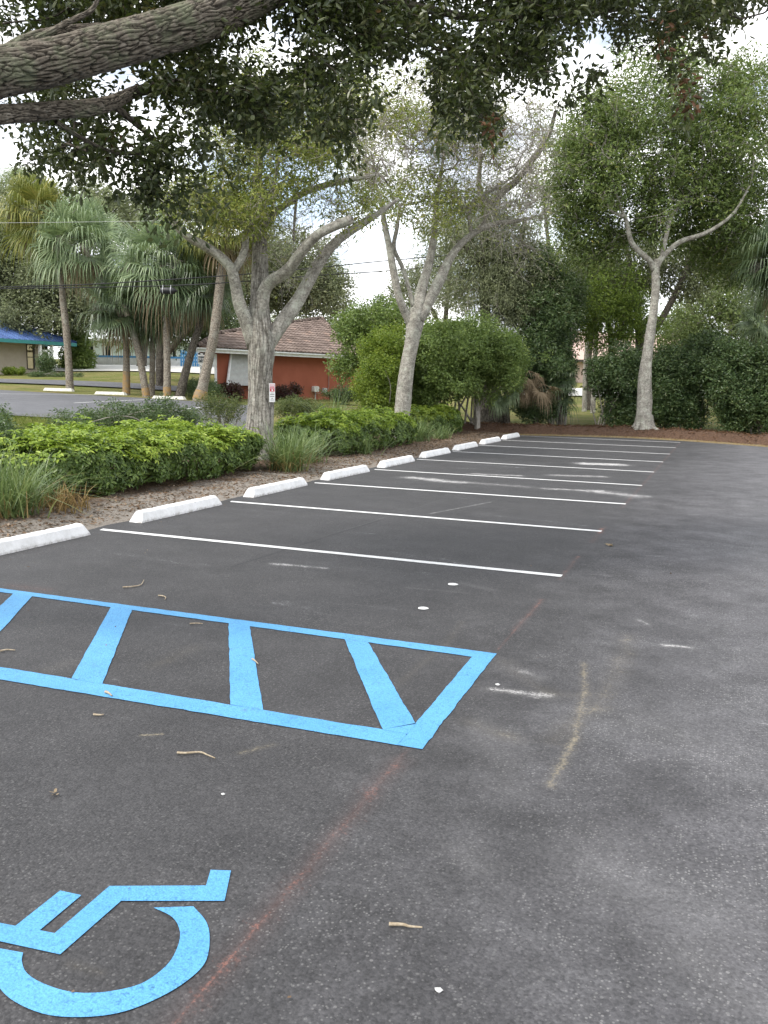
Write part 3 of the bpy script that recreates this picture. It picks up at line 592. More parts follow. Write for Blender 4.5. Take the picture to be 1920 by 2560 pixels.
# ------------------------------------------------------------------ trees
class Skel:
    def __init__(s): s.p = []; s.par = []; s.tan = []; s.fixed = []
    def path(s, pts, fixed=True, parent=-1):
        pts = np.asarray(pts, float)
        for i, q in enumerate(pts):
            t = pts[min(i+1, len(pts)-1)]-pts[max(i-1, 0)]
            s.p.append(q); s.par.append(parent if i == 0 else len(s.p)-2); s.tan.append(t/max(np.linalg.norm(t), 1e-9)); s.fixed.append(fixed)
    def grow(s, targets, step=.3, wob=.12, bias=.7, sag=.0):
        P0 = np.array(s.p); d = np.array([np.linalg.norm(P0-t, axis=1).min() for t in targets])
        s.tips = []
        for k in np.argsort(d):
            t = targets[k]; A = np.array(s.p); v = t-A; L = np.linalg.norm(v, axis=1)
            cosv = (v*np.array(s.tan)).sum(1)/np.maximum(L, 1e-6)
            b = int(np.argmin(L*(1+bias*(1-cosv)))); n = max(2, int(L[b]/step)+1)
            u = np.linspace(0, 1, n+1)[1:, None]
            ctrl = A[b]+s.tan[b]*L[b]*.38
            pts = (1-u)**2*A[b]+2*u*(1-u)*ctrl+u*u*t
            pts = pts+RNG.normal(0, wob*L[b]/n, pts.shape)*(u < .99); pts[:, 2] -= sag*np.sin(np.pi*u[:, 0])*L[b]
            prev = b
            for i, q in enumerate(pts):
                pp = s.p[prev]; tt = nrm(q-pp); s.p.append(q); s.par.append(prev); s.tan.append(tt); s.fixed.append(False); prev = len(s.p)-1
            s.tips.append(prev)
    def tubes(s, geo, r0=.006, ex=2.3, rmax=.09, sides=5):
        n = len(s.p); kids = [[] for _ in range(n)]
        for i, q in enumerate(s.par):
            if q >= 0: kids[q].append(i)
        r = np.zeros(n)
        for i in range(n-1, -1, -1):
            k = [c for c in kids[i] if not s.fixed[c]]
            r[i] = r0 if not k else min(rmax, sum(r[c]**ex for c in k)**(1/ex))
        done = set()
        for i in range(n):
            if s.fixed[i] or i in done: continue
            chain = [s.par[i]] if s.par[i] >= 0 else []
            rad = [min(r[i]*1.15, rmax)] if chain else []
            c = i
            while True:
                chain.append(c); rad.append(r[c]); done.add(c)
                k = [q for q in kids[c] if not s.fixed[q]]
                if not k: break
                c = max(k, key=lambda q: r[q])
            rad[-1] *= .4
            if len(chain) > 1: geo.tube(np.array([s.p[q] for q in chain]), rad, sides if r[i] > r0*2.5 else 3)
def limb(pts, n=14):
    """rows (x, y, t, width in photograph px) -> smooth world path and radii"""
    q = spline(np.array(pts, float), n); w = P(q[:, 0], q[:, 1], q[:, 2]); return w, q[:, 3]*.5*mpp(q[:, 2])
def region(regs):
    """ellipses (cx, cy, rx, ry, t, dt, n) -> points filling them"""
    out = []
    for cx, cy, rx, ry, t, dt, n in regs:
        r = np.sqrt(RNG.uniform(0, 1, n)); a = RNG.uniform(0, 2*np.pi, n)
        out.append(P(cx+rx*r*np.cos(a), cy+ry*r*np.sin(a), t+dt*RNG.uniform(-1, 1, n)*np.sqrt(1-r*r*.8)))
    return np.vstack(out)
def sprays(geo, centers, k, L, r=.0035, zb=0., spread=.15):
    """fine bare twigs around each centre; returns points along them and their directions"""
    pts, dirs = [], []
    for c in centers:
        for _ in range(k):
            d = rand_dir(1, zb)[0]; l = L*RNG.uniform(.5, 1.2); o = c+RNG.normal(0, spread, 3)*.3
            mid = o+d*l*.5+RNG.normal(0, .08*l, 3); end = o+d*l+RNG.normal(0, .16*l, 3)
            geo.tube(np.array([o, mid, end]), [r*1.5, r, r*.4], 3)
            pts += [o+(mid-o)*.6, mid, mid+(end-mid)*.5, end]; dirs += [d]*4
    return np.array(pts), np.array(dirs)
def leaves(geo, centers, n, spread, L, W, six=False, zb=-.25, flat=.9, zsq=.8, droop=.12):
    """n leaves round each centre"""
    cnt = np.maximum(1, n*RNG.lognormal(-.25, .75, len(centers))).astype(int) if n > 8 else np.full(len(centers), n)
    N = int(cnt.sum()); spr = np.repeat((np.maximum(cnt, 1)/n)**.3, cnt)[:, None]; c = np.repeat(centers, cnt, 0); off = nrm(RNG.normal(0, 1, (N, 3)))*(RNG.uniform(0, 1, (N, 1))**.5*1.45)*np.array([spread, spread, spread*zsq])*spr
    ax = rand_dir(N, zb, .6)*.8+nrm(off)*.4; nor = np.array([0, 0, 1.])*flat+RNG.normal(0, .6, (N, 3))
    V, f = leaf_geo(c+off, ax, nor, L*RNG.uniform(.65, 1.25, N), W*RNG.uniform(.75, 1.2, N), six, .25, droop)
    geo.add(V, f)

# --- the foreground live oak: trunk off to the left of the frame, limbs and foliage overhead
root = empty('live_oak', (-7.75, 3.4, .06), 'dark live oak whose heavy bark-ridged limbs and leaves hang across the top', 'tree')
main = np.array([(-420, 330, 4.6, 150), (-240, 232, 4.75, 134), (-60, 172, 5.0, 118), (0, 155, 5.1, 112), (100, 138, 5.25, 104), (200, 112, 5.4, 99), (300, 84, 5.6, 95), (400, 54, 5.8, 91), (480, 26, 6.0, 88),
                 (560, -10, 6.2, 80), (640, -46, 6.4, 70), (760, -95, 6.7, 58), (900, -150, 7.0, 44), (1050, -210, 7.3, 32), (1250, -260, 7.6, 20)])
def worley_edge(u, v, per, seed):
    """distance to cell borders on a strip periodic in u (cells of unit size)"""
    r = np.random.default_rng(seed); nv = int(v.max())+4; J = r.uniform(.1, .9, (per, nv, 2))
    iu = np.floor(u).astype(int); iv = np.floor(v).astype(int); f1 = np.full(u.shape, 9.); f2 = np.full(u.shape, 9.)
    for a in (-1, 0, 1):
        for b in (-1, 0, 1):
            cu, cv = iu+a, iv+b; j = J[cu % per, np.clip(cv, 0, nv-1)]
            d = np.hypot(cu+j[..., 0]-u, cv+j[..., 1]-v); f2 = np.minimum(f2, np.maximum(f1, d)); f1 = np.minimum(f1, d)
    return f2-f1
def bark_disp(per, lv, amp, seed):
    r = np.random.default_rng(seed); ph = r.uniform(0, 6.28, 8)
    def fn(a, L, R):
        wob = .35*np.sin(L*9+ph[0]+2*a)+.25*np.sin(L*21+ph[1]-3*a)+.2*np.sin(L*37+ph[2]+5*a)
        u = a/(2*np.pi)*per+.5*wob*1.2+per; v = L/lv+.45*np.sin(a*5+L*7+ph[3])+.3*np.sin(a*9-L*15+ph[4])+2
        e = worley_edge(u, v, per, seed); e2 = worley_edge(u*2.0, v*2.3, per*2, seed+1)
        lump = .05*np.sin(a*2+L*2.3+ph[5])+.04*np.sin(a*3-L*3.1+ph[6])
        fn.h = smooth(0, .3, e)*(.75+.25*smooth(0, .35, e2))
        return amp*(smooth(0, .33, e)-.5)+amp*.4*smooth(0, .4, e2)+R*lump*.6
    return fn
def ridge_of(*a): ridge_of.fn = bark_disp(*a); return ridge_of.fn
def ridged(o):
    at = o.data.attributes.new('ridge', 'FLOAT', 'POINT'); h = getattr(ridge_of.fn, 'h', None)
    at.data.foreach_set('value', np.asarray(h, np.float32).ravel() if h is not None and h.size == len(o.data.vertices) else np.full(len(o.data.vertices), .6, np.float32)); return o
main[:, 3] *= .84
pts, rad = limb(main, 420)
trunk_pts = spline(np.array([[-7.75, 3.4, -.1], [-7.7, 3.42, .9], [-7.5, 3.5, 1.7], list(pts[0]-(pts[1]-pts[0])*2)]), 90)
g = Geo(); g.tube(trunk_pts, np.linspace(.36, rad[0], 90), 120, disp=ridge_of(26, .2, .022, 5))
ridged(g.build('trunk', M['oak_bark'], root, True))
g = Geo(); g.tube(pts, rad, 170, disp=ridge_of(30, .15, .016, 6)); ridged(g.build('limb', M['oak_bark'], root, True))
sk = Skel(); sk.path(pts[::12])
for path, n, per in [([(-60, 150, 5.3, 40), (5, 122, 5.45, 42), (60, 92, 5.6, 40), (125, 76, 5.75, 38), (200, 68, 5.9, 36), (275, 62, 6.1, 32), (370, 40, 6.4, 26), (480, -5, 6.7, 18)], 150, 12),
                  ([(-90, 262, 4.95, 48), (0, 248, 5.15, 46), (60, 244, 5.3, 44), (125, 238, 5.45, 42), (190, 233, 5.6, 39), (240, 222, 5.8, 34), (300, 196, 6.1, 26), (380, 190, 6.5, 17)], 150, 12),
                  ([(60, 92, 5.6, 20), (105, 72, 5.65, 17), (150, 46, 5.7, 15), (195, 24, 5.75, 12), (215, -10, 5.8, 10)], 40, 6),
                  ([(640, -46, 6.4, 40), (760, -20, 6.8, 30), (900, 15, 7.1, 24), (1050, 40, 7.4, 18), (1200, 30, 7.7, 14), (1350, 20, 8.0, 9)], 60, 8),
                  ([(400, 54, 5.8, 40), (420, 15, 6.0, 32), (445, -40, 6.3, 26)], 40, 8),
                  ([(240, 222, 5.8, 22), (290, 265, 6.1, 15), (330, 300, 6.3, 11), (370, 345, 6.5, 7)], 30, 6),
                  ([(120, 262, 5.45, 12), (180, 300, 5.8, 9), (250, 330, 6.1, 7), (330, 330, 6.4, 5)], 30, 6)]:
    q, r = limb(path, n); r = r*.74; gg = Geo(); gg.tube(q, r, 70 if n > 60 else 20, disp=ridge_of(per, .10, .010, n+per) if n > 60 else ridge_of(per, .1, .004, n))
    ridged(gg.build('limb', M['oak_bark'], root, True)); sk.path(q[::max(1, n//12)])
# density of the hanging canopy over the photograph: lower edge of the foliage by column
CAN_X = [-200, 0, 60, 110, 170, 230, 290, 340, 400, 460, 520, 580, 640, 690, 730, 780, 850, 900, 960, 1010, 1060, 1110, 1200, 1270, 1330, 1420, 1470, 1520, 1570, 1660, 1900]
CAN_Y = [300, 300, 330, 385, 440, 375, 385, 440, 455, 400, 380, 330, 275, 215, 300, 210, 170, 255, 300, 265, 300, 235, 215, 205, 150, 115, 235, 165, 75, 50, 40]
def canopy_targets(n):
    out = []
    ph = RNG.uniform(0, 6.28, 6)
    while len(out) < n:
        x, y = RNG.uniform(-260, 1850), RNG.uniform(-330, 460)
        lim = np.interp(x, CAN_X, CAN_Y)-18
        if y > lim: continue
        if x < 105 and -40 < y < 100 and RNG.uniform() < .82: continue
        if x < 330 and 60 < y < 245 and RNG.uniform() < .7: continue
        if x < 150 and 250 < y < 300 and RNG.uniform() < .75: continue
        if x > 1530 and RNG.uniform() < .5: continue
        if 330 < x < 600 and y > 310 and RNG.uniform() < .6: continue
        clump = math.sin(x*.021+ph[0]+y*.012)+math.sin(y*.027+ph[1]-x*.009)+math.sin((x+y)*.016+ph[2])
        if clump < (-.55 if y > 60 else -.9) and y > 5: continue
        if y < -20 and RNG.uniform() < .35: continue
        t = RNG.uniform(5.7, 7.6)+.0008*max(0, x-300)
        if x < 520: t = max(t, 6.0)
        out.append((x, y, t))
    a = np.array(out); return P(a[:, 0], a[:, 1], a[:, 2])
tg = canopy_targets(900)
sk.grow(tg, .2, .25, .6, .03)
gb = Geo(); sk.tubes(gb, .0035, 2.35, .05, 6)
hp, hd = sprays(gb, tg, 3, .22, .0022, -.5)
gb.build('branches', M['dark_twig'], root, True)
gl = Geo()
leaves(gl, tg, 46, .14, .064, .029, True, -.45, .55, 1.05, .1)
leaves(gl, hp, 4, .04, .064, .028, True, -.4, .5, 1., .1)
hang = P(np.array([740, 735, 742, 748, 738, 955, 965, 950, 1062, 1056, 1066, 1480, 1475, 1490, 1484, 170, 165, 178, 240, 160]), np.array([255, 285, 310, 335, 232, 290, 262, 300, 290, 310, 268, 160, 190, 205, 230, 400, 420, 380, 330, 350]), 6.3+RNG.uniform(-.2, .2, 20))
leaves(gl, hang, 26, .07, .066, .03, True, -.6, .5, 1.4, .1)
gl.build('crown', M['oak_leaf'], root)
gd_ = Geo()
for x, y, n in [(250, 290, 3), (254, 318, 3), (1058, 290, 3), (1064, 272, 2), (1478, 175, 3), (1472, 205, 3), (1442, 60, 2), (1446, 92, 2), (1482, 232, 2)]:
    leaves(gd_, P(np.array([x+0.]), np.array([y+0.]), np.array([6.2]))+RNG.normal(0, .035, (n, 3)), 6, .06, .06, .026, True, -.7, .3, 1.3, .2)
gd_.build('dead_leaves', M['dead_leaf'], root)

def tree(name, label, cat, limbs, regs, leafmat, barkmat, nleaf, spread, L, W, twk=4, twL=.6, r0=.008, rmax=.07, group=None, sides=14, branchmat=None, leaf_twigs=2, zb=-.3, n_path=16, sink=.2, tw_r=.005, bare=None, parts=True, trunkmats=None, six=False, wob=.3, wk=1.):
    base = None; sk = Skel(); geos = []
    for k, l in enumerate(limbs):
        q, r = limb(l, n_path); r = r*wk
        if k == 0:
            base = q[0].copy(); base[2] = terrain(base[0], base[1])
            q = np.vstack([[base[0], base[1], min(base[2], q[0][2])-sink], q]); r = np.r_[r[0]*1.05, r]
        sk.path(q); geos.append((q, r))
    root = empty(name, base, label, cat, group)
    ph = RNG.uniform(0, 6.28, 4)
    lump = lambda a, Lq, R: R*(.06*np.sin(2*a+Lq*1.7+ph[0])+.05*np.sin(3*a-Lq*2.6+ph[1])+.03*np.sin(7*a+Lq*4+ph[2]))
    for k, (q, r) in enumerate(geos):
        gt = Geo(); gt.tube(q, r, sides, disp=lump, cap=k > 0); gt.build('trunk' if k == 0 else 'limb', (trunkmats or barkmat) if k == 0 else barkmat, root, True)
    tg = region(regs) if regs else np.zeros((0, 3))
    gb = Geo(); gl = Geo()
    if bare: tb = region(bare); allt = np.vstack([tg, tb])
    else: tb = None; allt = tg
    if len(allt):
        sk.grow(allt, .5, wob, .8); sk.tubes(gb, r0, 2.4, rmax, 5)
        if len(tg):
            hp, hd = sprays(gb, tg, twk, twL, tw_r)
            leaves(gl, hp, leaf_twigs, spread*.5, L, W, six, zb); leaves(gl, tg, nleaf, spread, L, W, six, zb)
        if tb is not None: 
            h2, _ = sprays(gb, tb, 7, twL*1.5, tw_r*.9)
            leaves(gl, h2[RNG.uniform(size=len(h2)) < .25], 1, .1, L, W, six, zb)
        gb.build('branches', branchmat or M['twig'], root, True)
        gl.build('crown', leafmat, root)
    return root

tA = 18.9
treeA = tree('oak_tree', 'big grey oak with split trunk and sparse yellow-green crown, small sign on it', 'tree',
    [[(558, 1005, tA, 84), (560, 940, tA, 68), (562, 860, tA, 64), (563, 800, tA, 63), (566, 755, tA, 70), (562, 700, tA, 56), (560, 640, tA, 44), (562, 560, tA+.1, 38), (560, 480, tA+.1, 32), (556, 400, tA, 26), (562, 320, tA, 18), (575, 240, tA, 12)],
     [(553, 748, tA, 44), (535, 700, tA-.15, 34), (517, 655, tA-.3, 30), (507, 612, tA-.4, 27), (497, 578, tA-.5, 26), (470, 550, tA-.6, 25), (440, 530, tA-.7, 24), (405, 510, tA-.8, 20), (376, 483, tA-.9, 15), (345, 430, tA-1, 9)],
     [(503, 590, tA-.45, 20), (528, 545, tA-.5, 18), (533, 500, tA-.5, 15), (552, 462, tA-.6, 14), (582, 430, tA-.7, 13), (592, 395, tA-.7, 11), (603, 340, tA-.8, 8)],
     [(562, 690, tA, 40), (575, 620, tA-.2, 30), (620, 585, tA-.5, 28), (650, 545, tA-.8, 26), (683, 510, tA-1., 25), (720, 490, tA-1.1, 25), (752, 477, tA-1.2, 25), (756, 475, tA-1.2, 22)],
     [(570, 755, tA, 44), (590, 726, tA+.1, 40), (615, 690, tA+.2, 37), (640, 655, tA+.3, 33), (664, 612, tA+.4, 29), (688, 570, tA+.5, 27), (727, 522, tA+.6, 24), (786, 480, tA+.8, 20), (822, 458, tA+.9, 13), (860, 430, tA+1, 8)],
     [(560, 500, tA+.1, 18), (590, 465, tA+.3, 16), (650, 420, tA+.5, 15), (720, 395, tA+.7, 14), (817, 378, tA+.9, 9)],
     [(640, 430, tA+.5, 8), (636, 480, tA+.4, 7), (634, 520, tA+.4, 6)]],
    [(480, 430, 110, 60, tA-.5, 1.6, 50), (600, 340, 120, 100, tA-.3, 2, 65), (560, 250, 160, 80, tA, 2, 45), (410, 420, 60, 45, tA-.9, .8, 18), (690, 250, 110, 90, tA, 2, 26), (500, 470, 60, 40, tA-.6, .8, 14), (760, 440, 60, 50, tA+.5, 1, 12), (620, 170, 200, 80, tA, 2, 34)],
    M['lacy_leaf'], M['pale_bark'], 46, .27, .12, .038, 5, .5, .007, .05, sides=22, branchmat=M['twig'], n_path=26, trunkmats=M['fissured_bark'], tw_r=.0045, leaf_twigs=2, zb=-.4, wk=.86,
    bare=[(640, 500, 120, 110, tA+.3, 1.5, 50), (740, 330, 110, 120, tA+.5, 1.5, 60), (620, 250, 150, 110, tA, 1.8, 40)])
tB = 26.6
treeB = tree('oak_tree', 'slender pale oak with forked limbs and thin yellowing crown, in the middle', 'tree',
    [[(858, 975, tB, 52), (864, 930, tB, 43), (872, 860, tB, 42), (880, 790, tB, 41), (890, 735, tB, 42), (898, 690, tB, 50), (903, 665, tB, 40), (912, 620, tB+.1, 27), (925, 575, tB+.2, 24), (934, 532, tB+.2, 21), (939, 495, tB+.2, 17), (945, 420, tB+.2, 11), (960, 330, tB, 7)],
     [(893, 705, tB, 34), (880, 685, tB-.1, 26), (863, 646, tB-.3, 22), (851, 590, tB-.4, 20), (842, 540, tB-.5, 18), (831, 486, tB-.6, 15), (822, 430, tB-.7, 10), (800, 360, tB-.8, 6)],
     [(893, 664, tB-.1, 13), (884, 625, tB-.1, 12), (868, 575, tB-.2, 11), (851, 535, tB-.3, 11), (858, 490, tB-.4, 11), (864, 440, tB-.4, 7)],
     [(903, 690, tB, 40), (920, 665, tB, 30), (946, 612, tB+.1, 28), (980, 546, tB+.3, 22), (1026, 502, tB+.5, 17), (1073, 482, tB+.7, 14), (1108, 479, tB+.9, 11), (1150, 470, tB+1, 7)],
     [(1018, 505, tB+.5, 11), (1013, 460, tB+.5, 9), (1030, 426, tB+.6, 9), (1073, 406, tB+.8, 7), (1120, 370, tB+1, 5), (1180, 300, tB+1.2, 4)],
     [(1030, 500, tB+.5, 8), (1060, 455, tB+.7, 6), (1075, 420, tB+.8, 4)]],
    [(890, 430, 120, 60, tB, 2, 40), (850, 320, 150, 100, tB, 2.5, 40), (960, 250, 140, 120, tB, 2.5, 34), (800, 220, 120, 90, tB, 2, 22), (980, 430, 60, 50, tB, 1.5, 14)],
    M['lacy_leaf'], M['pale_bark'], 56, .40, .145, .046, 5, .7, .009, .06, sides=18, n_path=24, tw_r=.0065, leaf_twigs=2, zb=-.35, wk=.78,
    bare=[(1060, 360, 120, 130, tB+.6, 1.8, 110), (980, 250, 130, 120, tB+.2, 1.8, 100), (1110, 460, 80, 90, tB+.8, 1.2, 44), (860, 290, 130, 120, tB, 1.5, 80), (1120, 290, 80, 80, tB+1, 1.2, 40)])
tC = 31.6
treeC = tree('oak_tree', 'straight pale oak with flared roots and full green crown, on the right', 'tree',
    [[(1390, 938, tC, 66), (1390, 922, tC, 46), (1390, 900, tC, 37), (1392, 860, tC, 35), (1394, 807, tC, 31), (1398, 765, tC, 27), (1404, 724, tC, 25), (1411, 680, tC, 20), (1416, 629, tC, 19), (1416, 580, tC, 20), (1420, 562, tC, 18)],
     [(1414, 585, tC, 16), (1404, 564, tC-.1, 14), (1384, 546, tC-.2, 13), (1363, 522, tC-.3, 12), (1354, 480, tC-.4, 10), (1344, 456, tC-.4, 8), (1325, 400, tC-.5, 5), (1300, 320, tC-.6, 4)],
     [(1418, 580, tC, 17), (1425, 564, tC, 15), (1440, 546, tC, 13), (1469, 522, tC-.1, 12), (1506, 510, tC-.2, 11), (1539, 496, tC-.3, 10), (1586, 459, tC-.4, 7), (1620, 400, tC-.5, 4)],
     [(1430, 556, tC, 12), (1434, 535, tC, 11), (1440, 506, tC, 10), (1446, 479, tC, 10), (1457, 456, tC, 9), (1483, 427, tC, 8), (1503, 399, tC, 7), (1520, 330, tC, 5), (1500, 240, tC, 3)],
     [(1350, 470, tC-.4, 8), (1320, 455, tC-.5, 6), (1310, 430, tC-.5, 4)]],
    [(1420, 330, 190, 140, tC+1.2, 2.8, 120), (1315, 420, 120, 120, tC+1.6, 2, 62), (1570, 330, 130, 160, tC+1.4, 2.2, 84), (1430, 185, 170, 90, tC, 2.8, 60), (1590, 565, 70, 45, tC+2.8, 1, 24), (1290, 520, 60, 50, tC+2, 1.2, 22), (1290, 330, 70, 110, tC, 2, 36), (1610, 490, 70, 75, tC+2, 1.5, 40), (1255, 430, 60, 80, tC+1.5, 1.5, 26), (1540, 500, 90, 50, tC+2.2, 1.2, 34), (1230, 360, 40, 60, tC+1, 1, 10), (1430, 410, 150, 70, tC-.8, .8, 9), (1600, 300, 70, 120, tC, 2, 26), (1620, 190, 80, 80, tC, 2, 30), (1440, 470, 60, 50, tC+1.2, .8, 14), (1530, 430, 60, 50, tC+1., .8, 14), (1300, 260, 60, 60, tC, 1.5, 16)],
    M['green_leaf'], M['pale_bark'], 74, .50, .185, .068, 4, .8, .01, .06, sides=18, n_path=22, tw_r=.006, leaf_twigs=3, wk=.86)
bx, by = ORG[treeC][0], ORG[treeC][1]
for k in range(11):
    a = k/11*2*np.pi+RNG.uniform(-.2, .2); l = RNG.uniform(.35, .7)*(1.3 if math.cos(a) > .4 else 1); dr = np.array([math.cos(a), math.sin(a), 0]); o0 = np.array([bx, by, 0])
    s_ = np.array([0, .3, .6, 1.])
    q = np.array([o0+dr*.12+[0, 0, .75], o0+dr*.26+[0, 0, .36], o0+dr*(.26+l*.4)+[0, 0, .13], o0+dr*(.26+l)+[RNG.normal(0, .1), RNG.normal(0, .1), .0]])
    q[2, 2] += .03; q[3, 2] = -.06
    V, f, uv = tube(spline(q, 14), np.linspace(.19, .07, 14), 9); obj('root', V, [f], M['pale_bark'], treeC, True, uv)

# ------------------------------------------------------------------ hedges, shrubs and grass clumps of the planting bed
def hedge(label, x0, x1, y0, y1, H, n, mats, L, W, cat='hedge', skew=0., name='hedge', whorl=6, bumpy=.08, stems=0, zfn=None):
    cx, cy = (x0+x1)/2, (y0+y1)/2; hx, hy = abs(x1-x0)/2, (y1-y0)/2
    zg = float(terrain(np.array(cx), np.array(cy)))+.05
    root = empty(name, (cx, cy, zg), label, cat)
    ph = RNG.uniform(0, 6.28, 12)
    g = [Geo(), Geo()]
    # whorls sit on a bumpy rounded box, some a little inside it
    k = n*2; u = RNG.uniform(-1, 1, (k, 3)); face = RNG.choice(3, k, p=np.array([hy*H*3.4, hx*H*2, hx*hy*4.0])/(hy*H*3.4+hx*H*2+hx*hy*4.0))
    for f, ax in ((0, 0), (1, 1), (2, 2)):
        s = face == f; u[s, ax] = np.sign(u[s, ax]) if ax < 2 else 1.
    e = 3.6; rr = (np.abs(u)**e).sum(1)**(1/e); nor = np.sign(u)*np.abs(u)**(e-1); u = u/rr[:, None]
    nor = nor/np.array([hx, hy, H*.5]); nor = nrm(nor)
    p = np.stack([cx+u[:, 0]*hx, cy+u[:, 1]*hy, zg+H*.5+u[:, 2]*H*.5], -1)
    bmp = sum(np.sin(p[:, 0]*a+ph[i])*np.sin(p[:, 1]*b+ph[i+3])*np.sin(p[:, 2]*c+ph[i+6]) for i, (a, b, c) in enumerate([(3, 2.4, 3), (6, 5, 5), (11, 9, 8)]))
    depth = RNG.exponential(.09, k)
    shoot = np.where(RNG.uniform(size=k) < .10, RNG.uniform(.03, .15, k), 0); p[:, 2] += shoot; p = p+nor*(bumpy*bmp-depth)[:, None]; p[:, 0] += skew*(p[:, 1]-cy)
    ok = p[:, 2] > zg+.02; p = p[ok]; nor = nor[ok]
    p = p[:n]; nor = nor[:n]
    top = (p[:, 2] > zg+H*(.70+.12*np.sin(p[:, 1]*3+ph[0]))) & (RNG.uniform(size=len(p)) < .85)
    for gi, sel in ((0, top), (1, ~top)):
        q = p[sel]; nn = nrm(nor[sel]*.8+np.array([0, 0, .75 if gi == 0 else .35])+RNG.normal(0, .35, (sel.sum(), 3)))
        a = nrm(np.cross(nn, RNG.normal(size=nn.shape))); b = np.cross(nn, a); ph0 = RNG.uniform(0, 6.28, len(q))
        for w in range(whorl):
            th = ph0+w*2*np.pi/whorl+RNG.normal(0, .15, len(q)); d = a*np.cos(th)[:, None]+b*np.sin(th)[:, None]
            sz = RNG.uniform(.7, 1.2, len(q))
            V, f = leaf_geo(q+d*.012, d*.9+nn*RNG.uniform(-.15, .35, (len(q), 1)), nn, L*sz, W*sz, True, .22, .22); g[gi].add(V, f)
    gs = Geo()
    for _ in range(stems):
        x, y = RNG.uniform(cx-hx*.8, cx+hx*.8), RNG.uniform(y0+.1, y1-.1); t = np.array([x, y, zg-.05]); 
        e1 = t+[RNG.normal(0, .12)+(.12 if x > cx else -.12), RNG.normal(0, .12), H*.45]; e2 = e1+[RNG.normal(0, .15), RNG.normal(0, .15), H*.45]
        gs.tube(np.array([t, e1, e2]), [.012, .009, .004], 4)
    if stems: gs.build('stems', M['dark_twig'], root, True)
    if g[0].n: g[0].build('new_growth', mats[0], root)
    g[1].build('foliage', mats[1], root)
    return root
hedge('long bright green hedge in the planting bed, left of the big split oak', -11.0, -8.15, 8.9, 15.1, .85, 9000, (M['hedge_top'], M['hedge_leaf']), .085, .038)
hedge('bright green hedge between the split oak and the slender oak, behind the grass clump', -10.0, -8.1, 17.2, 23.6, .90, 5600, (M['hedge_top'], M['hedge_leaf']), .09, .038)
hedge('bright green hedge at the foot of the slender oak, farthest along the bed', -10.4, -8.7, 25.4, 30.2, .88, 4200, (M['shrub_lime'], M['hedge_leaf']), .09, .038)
def shrub(label, ells, mat, ncl, nleaf, spread, L, W, base=None, cat='shrub', name='shrub', stems=7, stem_r=.03, surf=.3, six=False, zb=-.1, barkmat=None, droop=.12, group=None, flat=.5):
    c = []
    for cx, cy, rx, ry, t, dt, wgt in ells:
        k = int(ncl*wgt); d = nrm(RNG.normal(size=(k, 3))); r = RNG.uniform(0, 1, k)**surf
        pz = RNG.uniform(0, 6.28, 6); r = r*(1+.16*np.sin(d[:, 0]*5+pz[0])+.15*np.sin(d[:, 1]*6+pz[1]-d[:, 0]*3)+.14*np.sin(d[:, 2]*8+pz[2]+d[:, 0]*4)+.08*np.sin(d[:, 0]*15+d[:, 2]*13+pz[3]))*np.where(RNG.uniform(size=k) < .06, 1.16, 1)
        c.append(P(cx+rx*r*d[:, 0], cy+ry*r*d[:, 1], t+dt*r*d[:, 2]))
    c = np.vstack(c)
    if base is None: base = [(ells[0][0], ells[0][4])]
    b0 = G(*base[0]); root = empty(name, b0, label, cat, group)
    c[:, 2] = np.maximum(c[:, 2], terrain(c[:, 0], c[:, 1])+.06)
    gl = Geo(); leaves(gl, c, nleaf, spread, L, W, six, zb, flat, .8, droop); gl.build('foliage', mat, root)
    if stems:
        gs = Geo()
        for k in range(stems):
            b = G(*base[k % len(base)])+np.array([RNG.normal(0, .12), RNG.normal(0, .12), -.05]); tip = c[RNG.integers(len(c))]
            m1 = b+(tip-b)*.5+np.array([0, 0, .12*np.linalg.norm(tip-b)])+RNG.normal(0, .05, 3)*np.linalg.norm(tip-b)
            gs.tube(spline([b, m1, tip], 9), np.linspace(stem_r, stem_r*.25, 9), 5)
        gs.build('stems', barkmat or M['twig'], root, True)
    return root
shrub('low loose dark green shrub row behind the long bright hedge', [(170, 912, 75, 30, 19, .8, .25), (260, 900, 70, 34, 19.4, .8, .28), (340, 897, 68, 34, 19.8, .8, .28), (400, 905, 30, 26, 20, .6, .15)], M['shrub_dark'], 520, 22, .09, .075, .027, [(150, 19), (220, 19.2), (290, 19.5), (350, 19.8), (395, 20)], stems=26, stem_r=.02, surf=.4)
shrub('dark purplish green shrub cut by the left edge, beside the long hedge', [(-10, 945, 52, 62, 13.5, .7, 1)], M['shrub_dark'], 240, 26, .08, .06, .026, [(0, 13.6)], stems=10, stem_r=.02, surf=.4)
shrub('small round olive green bush with bare stems, left of the split oak', [(480, 884, 52, 30, 22.5, .7, .8), (450, 870, 26, 20, 22.5, .4, .15), (505, 870, 20, 16, 22.5, .4, .1)], M['shrub_olive'], 190, 22, .09, .07, .022, [(478, 22.5)], 'bush', 'bush', 12, .025, .45)
shrub('clipped box hedge right of the split oak, in front of the red wall', [(640, 880, 52, 20, 25.5, .8, 1)], M['shrub_olive'], 260, 26, .09, .07, .028, [(610, 25.5), (640, 25.5), (670, 25.5)], 'hedge', 'hedge', 12, .02, .35)
